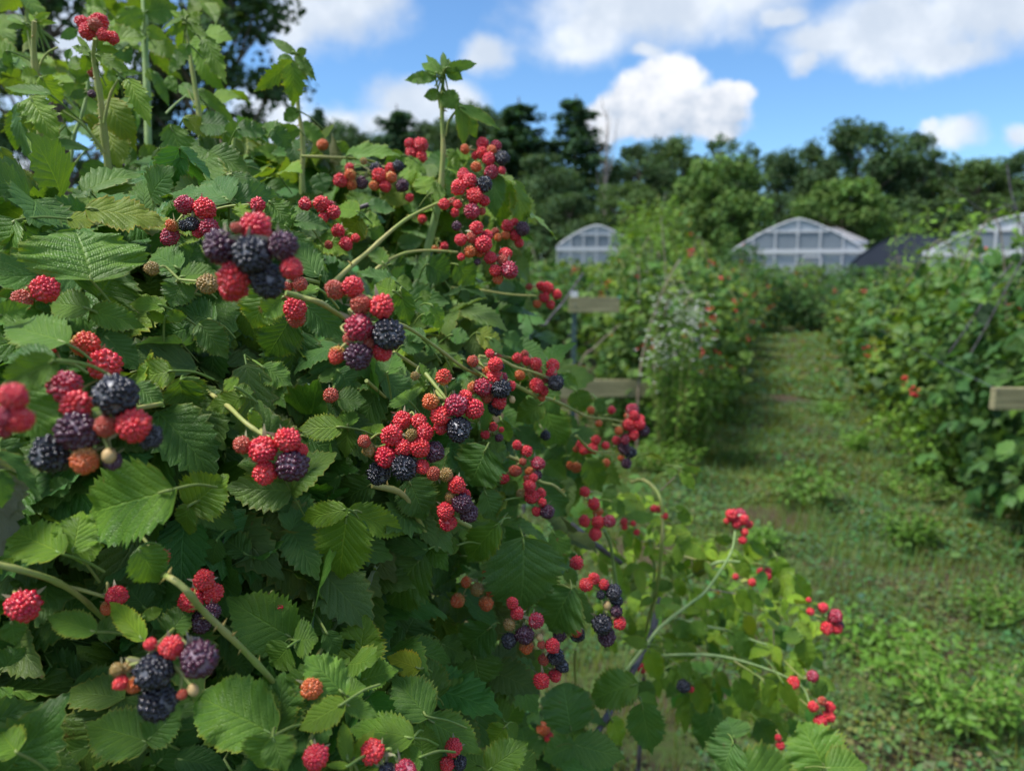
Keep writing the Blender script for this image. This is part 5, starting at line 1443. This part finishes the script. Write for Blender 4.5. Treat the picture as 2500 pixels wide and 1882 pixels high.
while cnt < 640:                                     # shell just behind the front leaves
    x, y = r.uniform(-80, 1540), r.uniform(330, 1940)
    if not inpoly(x, y, POLY): continue
    f0 = front(x, y); extra = .018 + .11 * r.random() ** 1.2 * (f0 / .4)
    L = r.uniform(.035, .060) * (1 if f0 < .45 else 1.0)
    fill_leaf(fm, P(x, y, behind(x, y, f0 + extra, L)), L, r, LEAF_MD, rtint(r, .10) * (.9 if extra > .05 else 1)); cnt += 1
cnt = 0
while cnt < 1500:                                    # body of the plant, also outside the picture
    q = np.array([r.uniform(-1.5, .35), r.uniform(-.25, 1.9), r.uniform(.08, 1.62)])
    s_, t_ = q @ DS, q @ DT
    if t_ > -.02 - .35 * max(0, q[2] - .9) or t_ < -1.5: continue
    x, y, d = proj(q)
    if np.linalg.norm(q - CAM) < .32: continue
    if d > .05 and -150 < x < 2600 and -150 < y < 2000:
        if not (inpoly(x, y, POLY)) or d < front(x, y) + .10: continue
        if y < 640 and d > .95: continue
        d2 = behind(x, y, d, .06)
        if d2 > d: continue
    elif d > 0 and q[2] > 1.45: continue
    out = norm(np.array([DT[0] * .7, DT[1] * .7 - .3, .3])); fill_leaf(fm, q, r.uniform(.045, .07), r, LEAF_LO, rtint(r, .08), out); cnt += 1
# along the top of the bush between shoots
fa = REST['A']; TOPP = [(-60,60),(60,260),(110,420),(-60,500)]
cnt = 0
while cnt < 130:
    x, y = r.uniform(-80, 1260), r.uniform(300, 560)
    lim = np.interp(x, [-80, 200, 420, 600, 760, 900, 1050, 1180, 1260], [520, 500, 390, 335, 380, 410, 400, 420, 480])
    if y < lim: continue
    fill_leaf(fa, P(x, y, behind(x, y, r.uniform(.6, 1.05) if y < 470 else r.uniform(.5, .8), .055)), r.uniform(.04, .06), r, LEAF_MD, rtint(r, .35)); cnt += 1
cnt = 0
while cnt < 34:
    x, y = r.uniform(-60, 560), r.uniform(-80, 330); 
    fill_leaf(fa, P(x, y, r.uniform(.75, 1.2)), r.uniform(.035, .055), r, LEAF_MD, rtint(r, .75)); cnt += 1
# behind the open plant at lower right
fk = REST['K']; cnt = 0
KP = [(1400,1200),(1560,1160),(1640,1290),(1800,1330),(1940,1420),(2000,1560),(2010,1700),(1900,1800),(1700,1760),(1560,1640),(1470,1560),(1420,1400)]
while cnt < 270:
    x, y = r.uniform(1380, 2010), r.uniform(1150, 1850)
    if not inpoly(x, y, KP): continue
    fill_leaf(fk, P(x, y, r.uniform(.92, 1.25)), r.uniform(.022, .036), r, LEAF_MD, rtint(r, .75) * [1.25, 1.2, 1], None, .82); cnt += 1
for pk, nm in (('M', 'foliage'), ('A', 'foliage'), ('K', 'foliage')):
    o = build_on(REST[pk], nm, [M_LEAF, M_STEM], PL[pk]); o['kind'] = 'stuff'

# ------------------------------------------------------------ trellis and odd plants
M_BOARD = None
m, n = new_mat('weathered_board'); tcn = n.n('ShaderNodeTexCoord'); mp = n.n('ShaderNodeMapping'); n.set(mp.inputs[0], tcn.outputs['Object']); mp.inputs['Scale'].default_value = (1.5, 20, 28)
f = n.noise(mp.outputs[0], 3, 5, .65); bp = n.n('ShaderNodeBump'); bp.inputs['Strength'].default_value = .4; bp.inputs['Distance'].default_value = .003; n.set(bp.inputs['Height'], f)
finish(n, pbsdf(n, n.mix(n.ss(f, .3, .7), rgb(.18, .165, .09), rgb(.34, .31, .17)), .8, .2, bp.outputs[0])); M_BOARD = m
M_POST = simple('green_post', rgb(.05, .09, .085), .5, .4, rgb(.08, .13, .12), 30)
M_CLIP = simple('blue_clip', rgb(.06, .35, .36), .4)
M_WIRE = simple('wire', rgb(.30, .32, .33), .35, .5, Metallic=.8)
def trellis(x, d, ytop, arms, label, ww):
    b0 = PV(x, 640, d); p0 = np.array([b0[0], b0[1], 0]); t = empty('trellis_post', p0); tag(t, label, 'trellis post')
    zt = PV(x, ytop, d)[2]
    mb = MB(); box(mb, (-.018, -.004, -.3), (.018, .004, zt)); box(mb, (-.004, .005, -.3), (.004, .034, zt))
    for k in range(int(zt / .06)): box(mb, (-.006, -.010, .05 + k * .06), (.006, -.0045, .07 + k * .06))
    mb.build('post', M_POST, t, smooth=False)
    mb = MB(); box(mb, (-.024, -.014, zt - .035), (.024, .038, zt + .008)); mb.build('post_cap', M_WHITE, t, smooth=False)
    for (ya, yb, xa, xb) in arms:
        za, zb = PV(x, ya, d)[2], PV(x, yb, d)[2]; l, r_ = (xa - x) * V / FPX * d, (xb - x) * V / FPX * d
        mb = MB(); yo = -.045 ; box(mb, (l, yo, zb), (r_, yo + .034, za)); mb.build('cross_arm', M_BOARD, t, smooth=False)
        mb = MB(); tube(mb, [(0, yo - .006, (za + zb) / 2), (0, .04, (za + zb) / 2)], .006, sides=6, smooth=0); mb.build('bolt', M_WIRE, t)
        mb = MB(); box(mb, (r_ - .012, yo - .004, za - .004), (r_ + .004, yo + .02, za + .008)); mb.build('wire_clip', M_CLIP, t, smooth=False)
    return t
trellis(1241, 5.3, 632, [(642, 674, 1228, 1337), (823, 861, 1130, 1416)], 'green steel post with two weathered wooden cross arms at the start of the left row', 0)
trellis(2310, 3.0, 600, [(840, 888, 2157, 2440)], 'trellis post whose single wooden cross arm pokes in at the right edge', 0)
for (pts, lab) in ((((1335, 648, 5.3), (1500, 628, 8.5), (1640, 615, 12), (1700, 605, 26)), 'upper trellis wire running from the end of the top cross arm along the left row'),
                   (((1414, 826, 5.3), (1560, 740, 7.6), (1660, 675, 11), (1705, 640, 26)), 'lower trellis wire running from the end of the lower cross arm'),
                   (((2157, 842, 3.0), (1960, 745, 4.8), (1800, 655, 12), (1740, 620, 26)), 'trellis wire running along the path side of the right row')):
    mb = MB(); tube(mb, [PV(*p) for p in pts], .0016, sides=5, smooth=6)
    tag(mb.build('trellis_wire', M_WIRE), lab, 'wire')
# dead canes standing in the left row
for (pts, rad, mt, lab) in ((((1380, 835, 5.2), (1395, 740, 5.2), (1420, 660, 5.15), (1445, 600, 5.1), (1470, 560, 5.1)), .012, 1, 'bare grey dead cane leaning between the wooden cross arms and the white flowers'),
                        (((1135, 790, 2.0), (1180, 700, 2.0), (1215, 655, 2.0), (1260, 590, 2.1)), .005, 0, 'bare brown cane slanting up beside the trellis post'),
                        (((2212, 560, 5.2), (2200, 470, 5.2), (2185, 420, 5.2), (2175, 355, 5.2)), .0095, 0, 'bare dark red twig standing at the right edge against the trees'),
                        (((2200, 490, 5.2), (2130, 460, 5.2), (2080, 425, 5.2), (2040, 400, 5.2)), .005, 0, 'thin bare reddish twig branching left at the right edge'),
                        (((1250, 800, 5.2), (1290, 745, 5.2), (1340, 700, 5.2)), .008, 1, 'short bare cane leaning right of the steel post'),
                        (((1440, 700, 5.8), (1436, 560, 5.8), (1428, 470, 5.8)), .0075, 1, 'upright thin bare cane above the row left of the path')):
    p3 = [PV(*p) for p in pts]; mb = MB(); g0 = np.array(p3[0]); g0[2] = 0
    tube(mb, ([g0] if p3[0][2] < 1.1 or True else []) + p3, rad, rad * .45, 6, smooth=6); o = mb.build('bare_cane', [M_DARKCANE, M_WOODCANE][mt]); tag(o, lab, 'cane', 'bare dead canes in the rows')
# white-flowered plant and bright weeds at the foot of the left row
def weed_plant(name, loc, H, Wd, N, L, tint, label, cat, flowers=0, seed=0, grp=None):
    r = np.random.default_rng(seed); t = empty(name, loc); tag(t, label, cat, grp); st, fo = MB(), MB(); fl = MB()
    for k in range(N):
        az = r.uniform(0, 6.283); rr = Wd * .5 * math.sqrt(r.random()); top = np.array([math.cos(az) * rr, math.sin(az) * rr, H * r.uniform(.6, 1.05)])
        c = tube(st, [top * [.3, .3, 0], top * [.6, .6, .4] + r.normal(size=3) * [.05, .05, .02] * Wd, top * [1, 1, .8] + r.normal(size=3) * [.08, .08, .02] * Wd, top], .003, .0012, 5)
        for q in c[2:]:
            for _ in range(3):
                a2 = r.uniform(0, 6.283); ax = norm([math.cos(a2), math.sin(a2), r.normal(.2, .5)]); LEAF_LO.place(fo, q + ax * r.uniform(0, .05) + r.normal(size=3) * .012, ax, norm(np.array([0, 0, .8]) + r.normal(size=3) * .5), L * r.uniform(.6, 1.2), L * r.uniform(.3, .5), .1, .4, .03, np.asarray(tint) * r.uniform(.8, 1.2))
        if flowers:
            for _ in range(flowers):
                c0 = top + r.normal(size=3) * [.05, .05, .08]; 
                for pt in range(5):
                    a3 = pt * 1.2566; o_ = np.array([math.cos(a3), math.sin(a3), .2]); s2 = np.array([-math.sin(a3), math.cos(a3), 0]); ll = .016
                    fl.add([c0, c0 + o_ * ll * .6 + s2 * ll * .4, c0 + o_ * ll, c0 + o_ * ll * .6 - s2 * ll * .4], [[0, 1, 2, 3]])
    st.build('stem', M_STEM, t); fo.build('foliage', M_FLEAF, t)
    if flowers: fl.build('blossom', M_BLOSSOM, t, smooth=False)['kind'] = 'stuff'
    return t
def gp(x, d): q = PV(x, 600, d); return np.array([q[0], q[1], 0])
weed_plant('flowering_plant', gp(1452, 4.85), 1.08, .40, 26, .05, (1.3, 1.25, .9), 'tall weed covered in small white flowers in front of the left row', 'plant', 15, 3)
weed_plant('weed_plant', gp(1500, 4.95), .70, .5, 36, .045, (1.35, 1.3, .8), 'bright fresh green bushy weed at the foot of the left row below the white flowers', 'plant', 0, 4)
weed_plant('weed_plant', gp(1560, 6.6), .45, .5, 22, .05, (1.6, 1.5, .8), 'low light green weeds spilling onto the path beyond the bright weed', 'plant', 0, 5)
weed_plant('weed_plant', gp(2060, 4.6), .45, .6, 22, .05, (1.5, 1.45, .8), 'soft low green weeds at the foot of the right row by the path', 'plant', 0, 6)
weed_plant('weed_plant', gp(2010, 8.0), 1.95, 1.0, 20, .06, (1.9, 1.7, 1.0), 'tall wispy light green weeds in front of the black tunnel', 'plant', 0, 7)
weed_plant('weed_plant', gp(2150, 5.4), 1.80, .9, 20, .065, (1.8, 1.7, .9), 'tall light green weeds in front of the white greenhouse at the right edge', 'plant', 0, 8)
weed_plant('weed_plant', gp(1400, 12), 1.9, 1.2, 30, .10, (1.3, 1.25, .8), 'leafy light green vine clump rising beside the first greenhouse', 'plant', 0, 9)
weed_plant('weed_plant', gp(1385, 14.5), 2.5, 1.3, 40, .11, (1.5, 1.4, .8), 'light green leafy growth just right of the first greenhouse', 'plant', 0, 10)
weed_plant('weed_plant', gp(2150, 2.05), .18, .5, 30, .03, (1.3, 1.3, .9), 'low feathery weeds in the lower right corner of the path', 'plant', 0, 12)
# one pale seed head and a dropped leaf by the path

# small weeds standing up out of the ground cover along the path
_r = np.random.default_rng(88); _n = ['nearest','second','third','fourth','fifth','sixth','seventh','eighth','ninth','tenth','eleventh','twelfth']
for _k, (_s, _t) in enumerate([(2.7, .35), (3.1, .75), (3.6, -.1), (3.9, .55), (4.4, .1), (4.8, .7), (5.3, -.35), (5.9, .45), (6.6, -.45), (7.3, .35), (8.2, -.5), (9.2, .3)]):
    weed_plant('weed_plant', ST(_s, _t), _r.uniform(.07, .20), _r.uniform(.15, .4), 12, _r.uniform(.022, .04), np.array([1.2, 1.25, .8]) * _r.uniform(.7, 1.25), f'small low tuft of weeds on the grassy path, {_n[_k]} from its near end', 'plant', 0, 200 + _k, 'weed tufts on the path')

weed_plant('weed_plant', gp(1330, 5.6), .55, .6, 24, .05, (1.0, 1.0, .8), 'green weeds around the foot of the steel post below the lower cross arm', 'plant', 0, 31)
weed_plant('weed_plant', gp(1430, 4.7), .22, .5, 22, .035, (1.2, 1.2, .8), 'low weeds on the grass in front of the white-flowered plant', 'plant', 0, 32)
